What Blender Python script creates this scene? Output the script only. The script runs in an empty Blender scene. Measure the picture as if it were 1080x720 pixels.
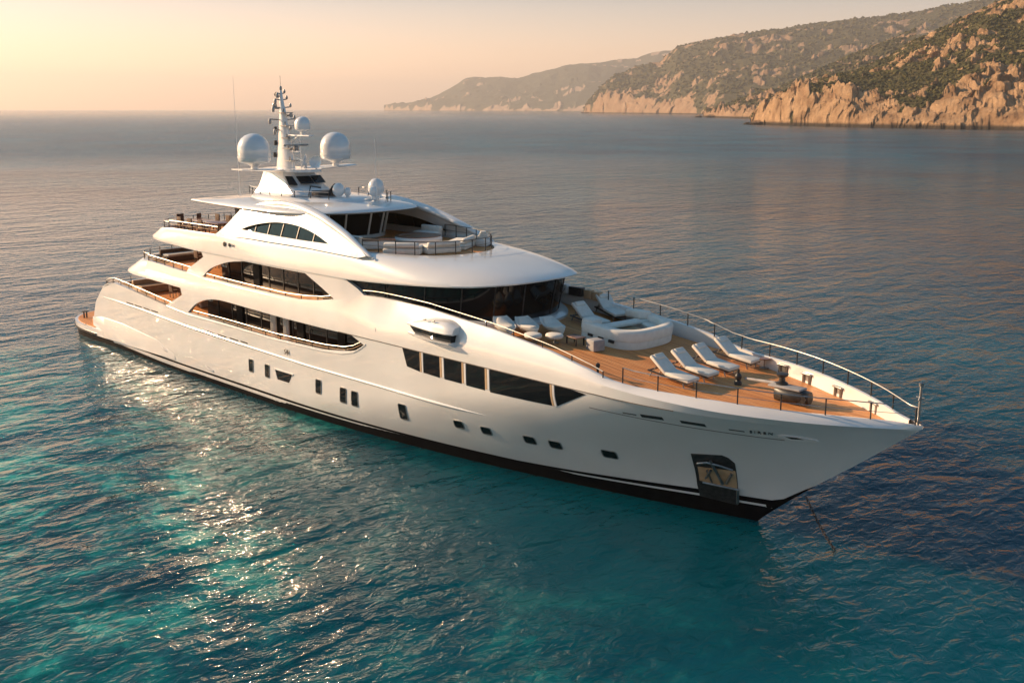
import bpy, bmesh, math, random
from mathutils import Vector, Matrix, noise
from mathutils.geometry import delaunay_2d_cdt
C = bpy.context.scene.collection
scene = bpy.context.scene
R = math.radians
PI = math.pi
random.seed(7)

# ---------------------------------------------------------------- camera, sky, sun, exposure
SEA = -0.30
cam_d = bpy.data.cameras.new('camera')
cam = bpy.data.objects.new('camera', cam_d); C.objects.link(cam)
cam_d.sensor_width = 36; cam_d.lens = 1100/1080*36
cam_d.clip_start = 0.5; cam_d.clip_end = 90000
cam.location = (75.646, -35.248, 15.994)
cam.rotation_euler = (R(90-12.556), 0, math.atan2(0.69343, -0.68694)-PI/2)
scene.camera = cam

HAZE = 0.00010
SUN_AZ, SUN_EL = R(25), R(21)          # azimuth the light travels towards (from +x to +y), elevation
w = bpy.data.worlds.new("World"); scene.world = w; w.use_nodes = True
nt = w.node_tree; bg = nt.nodes['Background']
sky = nt.nodes.new('ShaderNodeTexSky'); sky.sky_type = 'NISHITA'; sky.sun_disc = False
sky.sun_elevation = SUN_EL
sdx, sdy = -math.cos(SUN_AZ), -math.sin(SUN_AZ)
sky.sun_rotation = math.atan2(sdx, sdy) % (2*PI)
sky.air_density = 1.3; sky.dust_density = 1.0; sky.ozone_density = 1.5
# a dusty summer evening: warm and pale near the horizon, clearer and bluer higher up
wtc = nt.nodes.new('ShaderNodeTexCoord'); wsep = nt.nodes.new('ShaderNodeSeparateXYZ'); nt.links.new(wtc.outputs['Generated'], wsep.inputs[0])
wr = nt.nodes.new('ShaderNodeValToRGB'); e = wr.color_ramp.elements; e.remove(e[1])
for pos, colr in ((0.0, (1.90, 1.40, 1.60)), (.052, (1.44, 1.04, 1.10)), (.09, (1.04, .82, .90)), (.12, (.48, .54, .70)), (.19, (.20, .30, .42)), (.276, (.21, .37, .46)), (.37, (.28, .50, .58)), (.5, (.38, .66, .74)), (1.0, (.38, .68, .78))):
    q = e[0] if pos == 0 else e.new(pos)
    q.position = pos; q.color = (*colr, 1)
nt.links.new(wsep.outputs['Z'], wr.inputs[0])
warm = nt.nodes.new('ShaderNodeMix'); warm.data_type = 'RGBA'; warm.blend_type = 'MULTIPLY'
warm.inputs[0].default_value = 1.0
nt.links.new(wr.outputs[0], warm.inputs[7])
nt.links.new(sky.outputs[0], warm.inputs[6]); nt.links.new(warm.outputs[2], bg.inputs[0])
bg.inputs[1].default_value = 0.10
sl = bpy.data.lights.new('sun', 'SUN'); sl.energy = 4.7; sl.angle = R(0.53); sl.color = (1.0, 0.68, 0.41)
so = bpy.data.objects.new('sun', sl); C.objects.link(so)
trav = Vector((math.cos(SUN_AZ)*math.cos(SUN_EL), math.sin(SUN_AZ)*math.cos(SUN_EL), -math.sin(SUN_EL)))
so.rotation_euler = trav.to_track_quat('-Z', 'Y').to_euler(); so.location = (0, 0, 60)
vs = scene.view_settings
vs.view_transform = 'Standard'; vs.look = 'None'; vs.gamma = 1; vs.use_curve_mapping = False
vs.exposure = 0.78
cy = scene.cycles
cy.max_bounces = 6; cy.diffuse_bounces = 2; cy.glossy_bounces = 4; cy.transmission_bounces = 4
cy.transparent_max_bounces = 8; cy.volume_bounces = 0; cy.sample_clamp_indirect = 400
cy.caustics_reflective = True; cy.blur_glossy = 0.0

# ---------------------------------------------------------------- materials
def mat(name, col, rough=0.5, metal=0.0, coat=0.0, coat_r=0.06, spec=None):
    m = bpy.data.materials.new(name); m.use_nodes = True
    p = m.node_tree.nodes['Principled BSDF']
    p.inputs['Base Color'].default_value = (*col, 1); p.inputs['Roughness'].default_value = rough
    p.inputs['Metallic'].default_value = metal
    p.inputs['Coat Weight'].default_value = coat; p.inputs['Coat IOR'].default_value = 2.0; p.inputs['Coat Roughness'].default_value = coat_r
    if spec is not None: p.inputs['Specular IOR Level'].default_value = spec
    return m
def nodes(m): return m.node_tree.nodes, m.node_tree.links, m.node_tree.nodes['Principled BSDF']
def ramp(n, stops):
    r = n.new('ShaderNodeValToRGB'); e = r.color_ramp.elements
    while len(e) > 1: e.remove(e[0])
    e[0].position = stops[0][0]; e[0].color = (*stops[0][1], 1)
    for p, c in stops[1:]:
        q = e.new(p); q.color = (*c, 1)
    return r
def noisy(m, c1, c2, scale=3.0, bump=0.0, detail=6, stretch=(1, 1, 1), bscale=None):
    n, l, p = nodes(m)
    tc = n.new('ShaderNodeTexCoord'); mp = n.new('ShaderNodeMapping'); mp.inputs['Scale'].default_value = stretch
    l.new(tc.outputs['Object'], mp.inputs['Vector'])
    t = n.new('ShaderNodeTexNoise'); t.inputs['Scale'].default_value = scale; t.inputs['Detail'].default_value = detail
    l.new(mp.outputs[0], t.inputs['Vector'])
    r = ramp(n, [(0.3, c1), (0.7, c2)]); l.new(t.outputs['Fac'], r.inputs[0]); l.new(r.outputs[0], p.inputs['Base Color'])
    if bump:
        t2 = n.new('ShaderNodeTexNoise'); t2.inputs['Scale'].default_value = bscale or scale*4; t2.inputs['Detail'].default_value = 4
        l.new(mp.outputs[0], t2.inputs['Vector'])
        b = n.new('ShaderNodeBump'); b.inputs['Strength'].default_value = 0.6; b.inputs['Distance'].default_value = bump
        l.new(t2.outputs['Fac'], b.inputs['Height']); l.new(b.outputs[0], p.inputs['Normal'])
    return m
M = {}
M['white'] = noisy(mat('white_gelcoat', (0.8, 0.79, 0.77), 0.32, coat=1.0, coat_r=0.04), (0.74, 0.725, 0.70), (0.82, 0.81, 0.79), 0.35)
# very slight fairing waviness of the plating, so that reflections are not ruler straight
def waviness(m, sc, dist):
    n, l, p = nodes(m)
    tc = n.new('ShaderNodeTexCoord'); t = n.new('ShaderNodeTexNoise'); t.inputs['Scale'].default_value = sc; t.inputs['Detail'].default_value = 1.5
    l.new(tc.outputs['Object'], t.inputs['Vector'])
    b = n.new('ShaderNodeBump'); b.inputs['Strength'].default_value = 1; b.inputs['Distance'].default_value = dist
    l.new(t.outputs['Fac'], b.inputs['Height']); l.new(b.outputs[0], p.inputs['Normal']); l.new(b.outputs[0], p.inputs['Coat Normal'])
waviness(M['white'], 0.5, 0.022)
M['white2'] = noisy(mat('white_deck_paint', (0.8, 0.79, 0.77), 0.45), (0.72, 0.71, 0.69), (0.80, 0.79, 0.77), 0.8)
M['black'] = noisy(mat('black_antifouling', (0.012, 0.012, 0.014), 0.6, spec=.06), (0.003, 0.003, 0.004), (0.007, 0.007, 0.008), 2.0)
M['glass'] = mat('dark_window_glass', (0.006, 0.006, 0.007), 0.05, spec=0.35)
waviness(M['glass'], 0.5, 0.02)
M['chrome'] = noisy(mat('polished_steel', (0.5, 0.48, 0.45), 0.42, 0.8), (0.38, 0.36, 0.33), (0.52, 0.50, 0.46), 5)
M['steel'] = noisy(mat('brushed_steel', (0.35, 0.34, 0.33), 0.38, 0.9), (0.22, 0.22, 0.22), (0.42, 0.41, 0.40), 4)
M['rail_low'] = noisy(mat('teak_mirror_rail', (0.2, 0.13, 0.08), 0.5, 0.5), (0.12, 0.075, 0.045), (0.26, 0.18, 0.11), 5)  # brown colour paints in the teak reflection on the steel lower bars
M['dark'] = noisy(mat('dark_metal', (0.03, 0.03, 0.032), 0.4, 0.3), (0.02, 0.02, 0.022), (0.06, 0.058, 0.055), 6)
M['cream'] = noisy(mat('cream_cushion', (0.75, 0.71, 0.63), 0.9), (0.70, 0.66, 0.59), (0.80, 0.77, 0.70), 3, 0.01, bscale=14)
M['grey_fabric'] = noisy(mat('grey_cushion', (0.35, 0.35, 0.35), 0.9), (0.28, 0.28, 0.29), (0.40, 0.39, 0.38), 4, 0.01)
M['wood'] = noisy(mat('varnished_wood', (0.20, 0.09, 0.04), 0.35, coat=0.5), (0.14, 0.055, 0.025), (0.28, 0.13, 0.06), 3, stretch=(1, 8, 8))
M['brown'] = noisy(mat('brown_wicker', (0.10, 0.05, 0.03), 0.7), (0.07, 0.035, 0.02), (0.16, 0.09, 0.05), 12, 0.01)
M['tan'] = noisy(mat('tan_panel', (0.5, 0.33, 0.18), 0.6), (0.42, 0.27, 0.15), (0.58, 0.40, 0.24), 2)
M['gold'] = noisy(mat('warm_interior_wood', (0.45, 0.26, 0.11), 0.5), (0.36, 0.20, 0.09), (0.55, 0.34, 0.16), 2)
M['seam'] = mat('panel_seam', (0.12, 0.10, 0.085), 0.7)
noisy(M['seam'], (0.09, 0.08, 0.07), (0.15, 0.13, 0.11), 4)
M['red'] = noisy(mat('dark_red_fabric', (0.25, 0.05, 0.03), 0.8), (0.2, 0.04, 0.025), (0.32, 0.08, 0.04), 5)
# tinted see-through glass
m = bpy.data.materials.new('tinted_glass'); m.use_nodes = True; n = m.node_tree.nodes; l = m.node_tree.links
n.remove(n['Principled BSDF']); tr = n.new('ShaderNodeBsdfTransparent'); tr.inputs[0].default_value = (0.75, 0.60, 0.42, 1)
gl = n.new('ShaderNodeBsdfGlossy'); gl.inputs['Roughness'].default_value = 0.03
fr = n.new('ShaderNodeFresnel'); fr.inputs[0].default_value = 1.5; mx = n.new('ShaderNodeMixShader')
l.new(fr.outputs[0], mx.inputs[0]); l.new(tr.outputs[0], mx.inputs[1]); l.new(gl.outputs[0], mx.inputs[2]); l.new(mx.outputs[0], n['Material Output'].inputs[0])
M['tint'] = m
# teak: planks along x with dark caulking
def teak():
    m = mat('teak_deck', (0.42, 0.2, 0.09), 0.6)
    n, l, p = nodes(m)
    tc = n.new('ShaderNodeTexCoord'); sp = n.new('ShaderNodeSeparateXYZ'); l.new(tc.outputs['Object'], sp.inputs[0])
    mul = n.new('ShaderNodeMath'); mul.operation = 'MULTIPLY'; mul.inputs[1].default_value = 1/0.14; l.new(sp.outputs['Y'], mul.inputs[0])
    fl = n.new('ShaderNodeMath'); fl.operation = 'FLOOR'; l.new(mul.outputs[0], fl.inputs[0])
    fc = n.new('ShaderNodeMath'); fc.operation = 'FRACT'; l.new(mul.outputs[0], fc.inputs[0])
    lt = n.new('ShaderNodeMath'); lt.operation = 'LESS_THAN'; lt.inputs[1].default_value = 0.12; l.new(fc.outputs[0], lt.inputs[0])
    wn = n.new('ShaderNodeTexWhiteNoise'); wn.noise_dimensions = '1D'; l.new(fl.outputs[0], wn.inputs['W'])
    mp = n.new('ShaderNodeMapping'); mp.inputs['Scale'].default_value = (0.5, 5, 1); l.new(tc.outputs['Object'], mp.inputs[0])
    no = n.new('ShaderNodeTexNoise'); no.inputs['Scale'].default_value = 2.2; no.inputs['Detail'].default_value = 7; l.new(mp.outputs[0], no.inputs['Vector'])
    ad = n.new('ShaderNodeMath'); ad.operation = 'MULTIPLY_ADD'; ad.inputs[1].default_value = 0.35; l.new(wn.outputs['Value'], ad.inputs[0]); l.new(no.outputs['Fac'], ad.inputs[2])
    r = ramp(n, [(0.35, (0.52, 0.19, 0.050)), (0.65, (0.74, 0.30, 0.088)), (1.0, (0.82, 0.40, 0.15))]); l.new(ad.outputs[0], r.inputs[0])
    mx = n.new('ShaderNodeMix'); mx.data_type = 'RGBA'; l.new(lt.outputs[0], mx.inputs[0]); l.new(r.outputs[0], mx.inputs[6]); mx.inputs[7].default_value = (0.12, 0.055, 0.03, 1)
    l.new(mx.outputs[2], p.inputs['Base Color'])
    return m
M['teak'] = teak()

# ---------------------------------------------------------------- mesh helpers
def link(name, me, material, parent=None, smooth=True, angle=35):
    me.name = name
    if material: me.materials.append(material)
    if smooth:
        me.polygons.foreach_set('use_smooth', [True]*len(me.polygons))
        me.set_sharp_from_angle(angle=R(angle))
    o = bpy.data.objects.new(name, me); C.objects.link(o)
    if parent is not None: o.parent = parent
    return o
def from_vf(name, V, F, material, parent=None, smooth=True, angle=35, fix=True):
    me = bpy.data.meshes.new(name); me.from_pydata([tuple(v) for v in V], [], F); me.validate()
    if fix:
        bm = bmesh.new(); bm.from_mesh(me)
        bmesh.ops.remove_doubles(bm, verts=bm.verts, dist=0.0008)
        bmesh.ops.recalc_face_normals(bm, faces=bm.faces)
        bm.to_mesh(me); bm.free()
    return link(name, me, material, parent, smooth, angle)
class MB:
    def __init__(s): s.V = []; s.F = []
    def add(s, V, F, T=None):
        k = len(s.V)
        s.V += [tuple(T @ Vector(v)) if T is not None else tuple(v) for v in V]
        s.F += [tuple(i+k for i in f) for f in F]; return s
    def box(s, x0, x1, y0, y1, z0, z1, T=None, bev=0.0):
        if bev <= 0:
            V = [(x, y, z) for x in (x0, x1) for y in (y0, y1) for z in (z0, z1)]
            F = [(0,1,3,2), (4,6,7,5), (0,4,5,1), (2,3,7,6), (0,2,6,4), (1,5,7,3)]
            return s.add(V, F, T)
        bm = bmesh.new(); bmesh.ops.create_cube(bm, size=1)
        for v in bm.verts: v.co = Vector(((x0+x1)/2+v.co.x*(x1-x0), (y0+y1)/2+v.co.y*(y1-y0), (z0+z1)/2+v.co.z*(z1-z0)))
        bmesh.ops.bevel(bm, geom=list(bm.edges), offset=bev, segments=3, profile=0.5, affect='EDGES')
        bm.verts.ensure_lookup_table()
        V = [v.co.copy() for v in bm.verts]; F = [tuple(v.index for v in f.verts) for f in bm.faces]; bm.free()
        return s.add(V, F, T)
    def rings(s, rings, closed=True, caps=True, T=None):
        n = len(rings[0]); V = [p for r in rings for p in r]; F = []
        for i in range(len(rings)-1):
            for j in range(n if closed else n-1):
                a = i*n+j; b = i*n+(j+1) % n
                F.append((a, b, b+n, a+n))
        if caps and closed:
            F.append(tuple(range(n))[::-1]); F.append(tuple(range((len(rings)-1)*n, len(rings)*n)))
        return s.add(V, F, T)
    def tube(s, pts, r, seg=8, T=None, caps=True):
        pts = [Vector(p) for p in pts]; rs = r if isinstance(r, (list, tuple)) else [r]*len(pts)
        rings = []
        up = None
        for i, p in enumerate(pts):
            d = (pts[min(i+1, len(pts)-1)]-pts[max(i-1, 0)]).normalized()
            a = d.cross(Vector((0, 0, 1)) if abs(d.z) < 0.95 else Vector((1, 0, 0))).normalized(); b = a.cross(d)
            rings.append([p+(a*math.cos(2*PI*k/seg)+b*math.sin(2*PI*k/seg))*rs[i] for k in range(seg)])
        return s.rings(rings, True, caps, T)
    def lathe(s, prof, c=(0, 0, 0), seg=24, T=None):
        rings = [[(c[0]+r*math.cos(2*PI*k/seg), c[1]+r*math.sin(2*PI*k/seg), c[2]+z) for k in range(seg)] for r, z in prof]
        return s.rings(rings, True, True, T)
    def prism(s, pts, z0, z1, T=None):
        n = len(pts); V = [(x, y, z0) for x, y in pts]+[(x, y, z1) for x, y in pts]
        F = [tuple(range(n))[::-1], tuple(range(n, 2*n))]+[(i, (i+1) % n, (i+1) % n+n, i+n) for i in range(n)]
        return s.add(V, F, T)
    def build(s, name, material, parent=None, smooth=True, angle=40):
        return from_vf(name, s.V, s.F, material, parent, smooth, angle)
def empty(name, loc=(0, 0, 0), rz=0, label=None, cat=None, group=None, ry=0):
    o = bpy.data.objects.new(name, None); C.objects.link(o); o.location = loc; o.rotation_euler = (0, ry, rz)
    o.empty_display_size = 0.3
    tag(o, label, cat, group); return o
def tag(o, label=None, cat=None, group=None, kind=None):
    if label: o['label'] = label
    if cat: o['category'] = cat
    if group: o['group'] = group
    if kind: o['kind'] = kind
    return o
def copy_tree(o, parent=None, loc=None, rz=None, label=None):
    c = o.copy(); C.objects.link(c); c.parent = parent
    if loc is not None: c.location = loc
    if rz is not None: c.rotation_euler = (c.rotation_euler[0], c.rotation_euler[1], rz)
    if label: c['label'] = label
    for ch in list(o.children): copy_tree(ch, c)
    return c
def ip(x, xs, ys):
    if x <= xs[0]: return ys[0]
    for i in range(1, len(xs)):
        if x <= xs[i]:
            t = (x-xs[i-1])/(xs[i]-xs[i-1]); return ys[i-1]+(ys[i]-ys[i-1])*t
    return ys[-1]
def ipl(x, pts): return ip(x, [p[0] for p in pts], [p[1] for p in pts])
def sips(x, pts):                                   # smooth (cosine eased) profile through points
    for i in range(1, len(pts)):
        if x <= pts[i][0] or i == len(pts)-1:
            pass
    return ipl(x, pts)
def frange(a, b, n): return [a+(b-a)*i/(n-1) for i in range(n)]
def inpoly(x, y, P):
    c = False; j = len(P)-1
    for i in range(len(P)):
        if (P[i][1] > y) != (P[j][1] > y) and x < (P[j][0]-P[i][0])*(y-P[i][1])/(P[j][1]-P[i][1])+P[i][0]: c = not c
        j = i
    return c
def chaikin(P, it=2, keep=()):
    for _ in range(it):
        Q = []
        for i in range(len(P)):
            a, b = P[i], P[(i+1) % len(P)]
            Q += [(a[0]*.75+b[0]*.25, a[1]*.75+b[1]*.25), (a[0]*.25+b[0]*.75, a[1]*.25+b[1]*.75)]
        P = Q
    return P
def smooth_open(P, it=2):                           # corner cutting that keeps both ends
    for _ in range(it):
        Q = [P[0]]
        for i in range(len(P)-1):
            a, b = P[i], P[i+1]
            Q += [tuple(a[k]*.75+b[k]*.25 for k in range(len(a))), tuple(a[k]*.25+b[k]*.75 for k in range(len(a)))]
        Q.append(P[-1]); P = Q
    return P
def densify(P, step=0.4, closed=True):
    Q = []
    n = len(P)
    for i in range(n if closed else n-1):
        a, b = P[i], P[(i+1) % n]; d = math.dist(a, b); k = max(1, int(d/step))
        Q += [(a[0]+(b[0]-a[0])*j/k, a[1]+(b[1]-a[1])*j/k) for j in range(k)]
    if not closed: Q.append(P[-1])
    return Q
def sheet(name, outline, holes, yfun, side, thick, material, parent, step=0.45, off=0.0, angle=30):
    """a curved plate lying on the surface y = side*yfun(x,z), cut to outline with holes, with real thickness"""
    out = densify(outline, step); hs = [densify(h, step) for h in holes]
    pts = []; edges = []
    for L in [out]+hs:
        k = len(pts); pts += L; edges += [(k+i, k+(i+1) % len(L)) for i in range(len(L))]
    xs = [p[0] for p in out]; zs = [p[1] for p in out]
    x = min(xs)+step/2
    while x < max(xs):
        z = min(zs)+step/3
        while z < max(zs):
            if inpoly(x, z, out) and not any(inpoly(x, z, h) for h in hs):
                if min(math.hypot(x-p[0], z-p[1]) for p in pts[:sum(len(L) for L in [out]+hs)]) > step*0.45: pts.append((x, z))
            z += step
        x += step
    v, e, f, *_ = delaunay_2d_cdt([Vector(p) for p in pts], edges, [], 0, 1e-5)
    T = []
    for t in f:
        cx = sum(v[i].x for i in t)/3; cz = sum(v[i].y for i in t)/3
        if inpoly(cx, cz, out) and not any(inpoly(cx, cz, h) for h in hs): T.append(tuple(t))
    N = len(v)
    V = [(p.x, side*(yfun(p.x, p.y)+off), p.y) for p in v]+[(p.x, side*(yfun(p.x, p.y)+off-thick), p.y) for p in v]
    F = list(T)+[tuple(i+N for i in t[::-1]) for t in T]
    cnt = {}
    for t in T:
        for i in range(3):
            a, b = t[i], t[(i+1) % 3]
            cnt[(a, b)] = cnt.get((a, b), 0)+1
    for (a, b) in list(cnt):
        if (b, a) not in cnt: F.append((b, a, a+N, b+N))
    return from_vf(name, V, F, material, parent, True, angle)

# ---------------------------------------------------------------- yacht form functions (x forward, y port, z up, metres)
SZ = [-1.2, -.06, .44, 1.37, 1.84, 3.0, 4.1, 5.0, 5.6]; SX = [54.3, 54.8, 55.54, 56.6, 57.2, 58.7, 60.05, 61.15, 61.5]
BZ = [-1.2, 0, 1, 2.7, 3.5, 5, 5.6]; BB = [4.1, 4.45, 4.55, 4.62, 4.66, 4.70, 4.62]
def half(x, z):
    B = ip(z, BZ, BB); xs = ip(z, SZ, SX); k = min(1, max(0, z/5)); x0 = 26+22.5*k; p = 1.9+.5*k
    if x < 18: B *= 1-0.10*((18-x)/14)**2
    if x > x0: B *= max(0, 1-(min(1, (x-x0)/(xs-x0)))**p)
    return B
YZ = [3.5, 5.0, 5.5, 6.5, 7.7, 8.3, 8.9, 9.5, 10.3, 11.0, 12]; YY = [4.66, 4.70, 4.68, 4.50, 4.45, 4.48, 4.38, 4.15, 3.85, 3.45, 2.6]
def Ys(x, z):
    y = ip(z, YZ, YY)
    if x < 18: y *= 1-0.10*((18-x)/14)**2
    if x > 33 and z < 7.6:
        k = min(1, (x-33)/4); y = y*(1-k)+k*(4.69-0.32*max(0, z-5.45)-0.0*z)
    if x > 48.5: y *= max(0, 1-((x-48.5)/12.65)**2.4)
    return y
def zd(x): return ip(x, [30, 36, 40, 43, 46.4, 49.1, 52.5, 56, 62], [6.55, 6.5, 6.36, 6.1, 5.76, 5.42, 4.98, 4.75, 4.70])
ZS = [(32.6, 6.51), (33.8, 6.86), (34.8, 7.03), (35.84, 7.05), (39.29, 6.97), (43.8, 6.65), (47.28, 6.26), (49.44, 5.88), (50.47, 5.62), (51.5, 5.50), (53, 5.47), (55, 5.42), (57, 5.33), (59, 5.24), (61.3, 5.08)]
def zs_(x): return ipl(x, ZS)
CAP = [(1.0, 3.87), (4.73, 3.87), (5.7, 4.2), (6.75, 4.37), (8.5, 4.30), (11.14, 4.13), (15.5, 3.80), (17.3, 3.68), (22, 3.68), (27, 3.62), (31.5, 3.72), (33.2, 3.86), (34.2, 4.1), (35.0, 4.5), (35.7, 5.0)]
def zcap(x):
    if x < 35.7: return ipl(x, CAP)
    return ipl(x, [(35.7, 5.0), (50, 5.0), (53, 4.93), (55, 4.85), (57, 4.78), (59, 4.74), (62, 4.72)])
def xaft(z): return ipl(z, [(-1.2, 2.2), (0.7, 1.9), (1.6, 2.3), (2.61, 2.96), (3.87, 4.73), (4.2, 6.02)])

yacht = empty('motor_yacht', (0, 0, SEA), 0, 'large white motor yacht at anchor with teak decks and two round radomes', 'yacht')
yacht_parts = []
def Y(o):      # parent to the yacht whose origin sits at the waterline; keeps world placement
    return o
ship = yacht
def P(o, parent=None): return o

# ---- hull
def hull_grid(side, nx=150, nz=26):
    V = []
    for j in range(nz+1):
        t = j/nz
        for i in range(nx+1):
            s = i/nx; s = s**0.97
            x = 2+s*57; z = 0
            for _ in range(14):
                z = -1.2+t*(zcap(x)+1.2)
                xa = xaft(z); x = xa+s*(ip(z, SZ, SX)-xa)
            V.append((x, side*half(x, z), z))
    F = []
    for j in range(nz):
        for i in range(nx):
            a = j*(nx+1)+i; F.append((a, a+1, a+nx+2, a+nx+1))
    return V, F
hb = MB()
for sd in (-1, 1): hb.add(*hull_grid(sd))
# transom, bulging aft across the stern
nz, ny = 26, 20; V = []; F = []
for j in range(nz+1):
    z = -1.2+(3.87+1.2)*j/nz; xa = xaft(z); h = half(xa, z)
    for i in range(ny+1):
        y = -h+2*h*i/ny; V.append((xa-(1.3)*(1-(y/h)**2)*(1 if z > .5 else .8), y, z))
for j in range(nz):
    for i in range(ny):
        a = j*(ny+1)+i; F.append((a, a+1, a+ny+2, a+ny+1))
hb.add(V, F)
hull = hb.build('hull', M['white'], ship, angle=32)

def strip(name, z0f, z1f, xa, xb, off, material, parent, n=120, both=True):
    b = MB()
    for sd in (-1, 1):
        V = []
        for i in range(n+1):
            x = xa+(xb-xa)*i/n
            for z in (z0f(x), (z0f(x)*2+z1f(x))/3, (z0f(x)+2*z1f(x))/3, z1f(x)):
                xx = min(x, ip(z, SZ, SX)+.015)
                V.append((xx, sd*(half(xx, z)+off), z))
        F = [(i*4+k, i*4+4+k, i*4+5+k, i*4+1+k) for i in range(n) for k in range(3)]
        b.add(V, F)
    return b.build(name, material, parent)
strip('bottom_paint', lambda x: -1.15, lambda x: ipl(x, [(0, .33), (44, .36), (47, .48), (52.5, .78), (55.7, .82), (57.2, 1.86)]), 2.0, 57.3, .012, M['black'], hull)
strip('waterline_stripe', lambda x: ipl(x, [(0, .12), (44, .13), (46.5, .24), (52.4, .44), (55.2, .46)]), lambda x: ipl(x, [(0, .21), (44, .22), (46.5, .33), (52.4, .55), (55.2, .56)]), 2.0, 55.2, .022, M['white'], hull)
# rub rail: a rounded ridge along the topsides
RR = [(3.0, 3.10), (6.4, 3.17), (11, 3.14), (17.4, 2.93), (23, 2.80), (30, 2.68), (36, 2.70), (43.6, 2.68)]
for sd in (-1, 1):
    b = MB(); rings = []
    for i in range(91):
        x = 3.75+39.85*i/90; z = ipl(x, RR); k = .7*min(1, (43.6-x)/3+.02, (x-3.75)/4+.08)
        h = half(x, z)
        rings.append([(x, sd*(h-.02), z+.12*k), (x, sd*(h+.05*k), z+.10*k), (x, sd*(h+.10*k), z+.03*k), (x, sd*(h+.10*k), z-.03*k), (x, sd*(h+.04*k), z-.09*k), (x, sd*(h-.02), z-.10*k)])
    b.rings(rings); b.build('rub_rail', M['white'], hull, angle=60)
# swim platform with its side fairings
b = MB(); n = 40; rings = []
outl = []
for i in range(n+1):
    a = -PI/2+PI*i/n
    c_, s_ = math.cos(a), math.sin(a)
    outl.append((2.2-6.2*abs(c_)**.7, 4.28*math.copysign(abs(s_)**.8, s_)))
outl += [(6.0, 4.2), (6.0, -4.2)]
b.prism(outl, .14, .62)
o = b.build('swim_platform', M['white'], ship, angle=50)
b = MB(); b.prism([((x-2.2)*.97+2.2, y*.97) for x, y in outl], -.6, .14); b.build('platform_keel', M['black'], o)
b = MB(); b.prism([(x*1.0+.18*(1 if x < 2 else 0), y*.955) for x, y in outl[:n+1]]+[(2.6, 4.0), (2.6, -4.0)], .62, .66); b.build('teak_planking', M['teak'], o, smooth=False)
b = MB(); b.prism([((x-2.2)*1.012+2.2, y*1.012) for x, y in outl[:n+1]]+[(3, 4.33), (3, -4.33)], .16, .30); b.build('fender_strake', M['dark'], o)
for sd in (-1, 1):
    b = MB(); rings = []
    for i in range(41):
        x = 1.9+13.1*i/40
        zt = ipl(x, [(1.9, 1.35), (3.7, 1.66), (7.6, 1.70), (12.7, 1.40), (15, .75)])
        k = max(0, 1-x/15.0)
        h = half(max(x, 2.2), .8); 
        yo = h+.28*k**.7*min(1, (x-1.85)/2.5)
        zl = ipl(x, [(-1.2, .12), (4, .20), (15, .45)])
        rings.append([(x, sd*(h-.5), zt), (x, sd*(h+.0*k), zt), (x, sd*(h*.4+yo*.6), zt-.10*k), (x, sd*yo, zt*.6+zl*.4), (x, sd*(yo-.04*k), zl), (x, sd*(h-.5), zl-.1)])
    b.rings(rings); b.build('stern_fairing', M['white'], hull, angle=50)
# stern steps
for y_ in (2.2, -3.7):
    b = MB()
    for k in range(6): b.box(1.2+.32*k, 3.2+.3*k, y_, y_+1.5, .66+.38*k, 1.04+.38*k)
    b.build('stern_steps', M['teak'], ship, smooth=False)
b = MB(); b.tube([(-1.4, -3.2, .66), (-1.4, -3.2, 1.15)], .06); b.tube([(-1.4, -3.0, .66), (-1.4, -3.0, 1.15)], .06); b.box(-1.5, -1.3, -3.3, -2.9, 1.1, 1.18)
b.build('mooring_bitt', M['dark'], ship)
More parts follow.
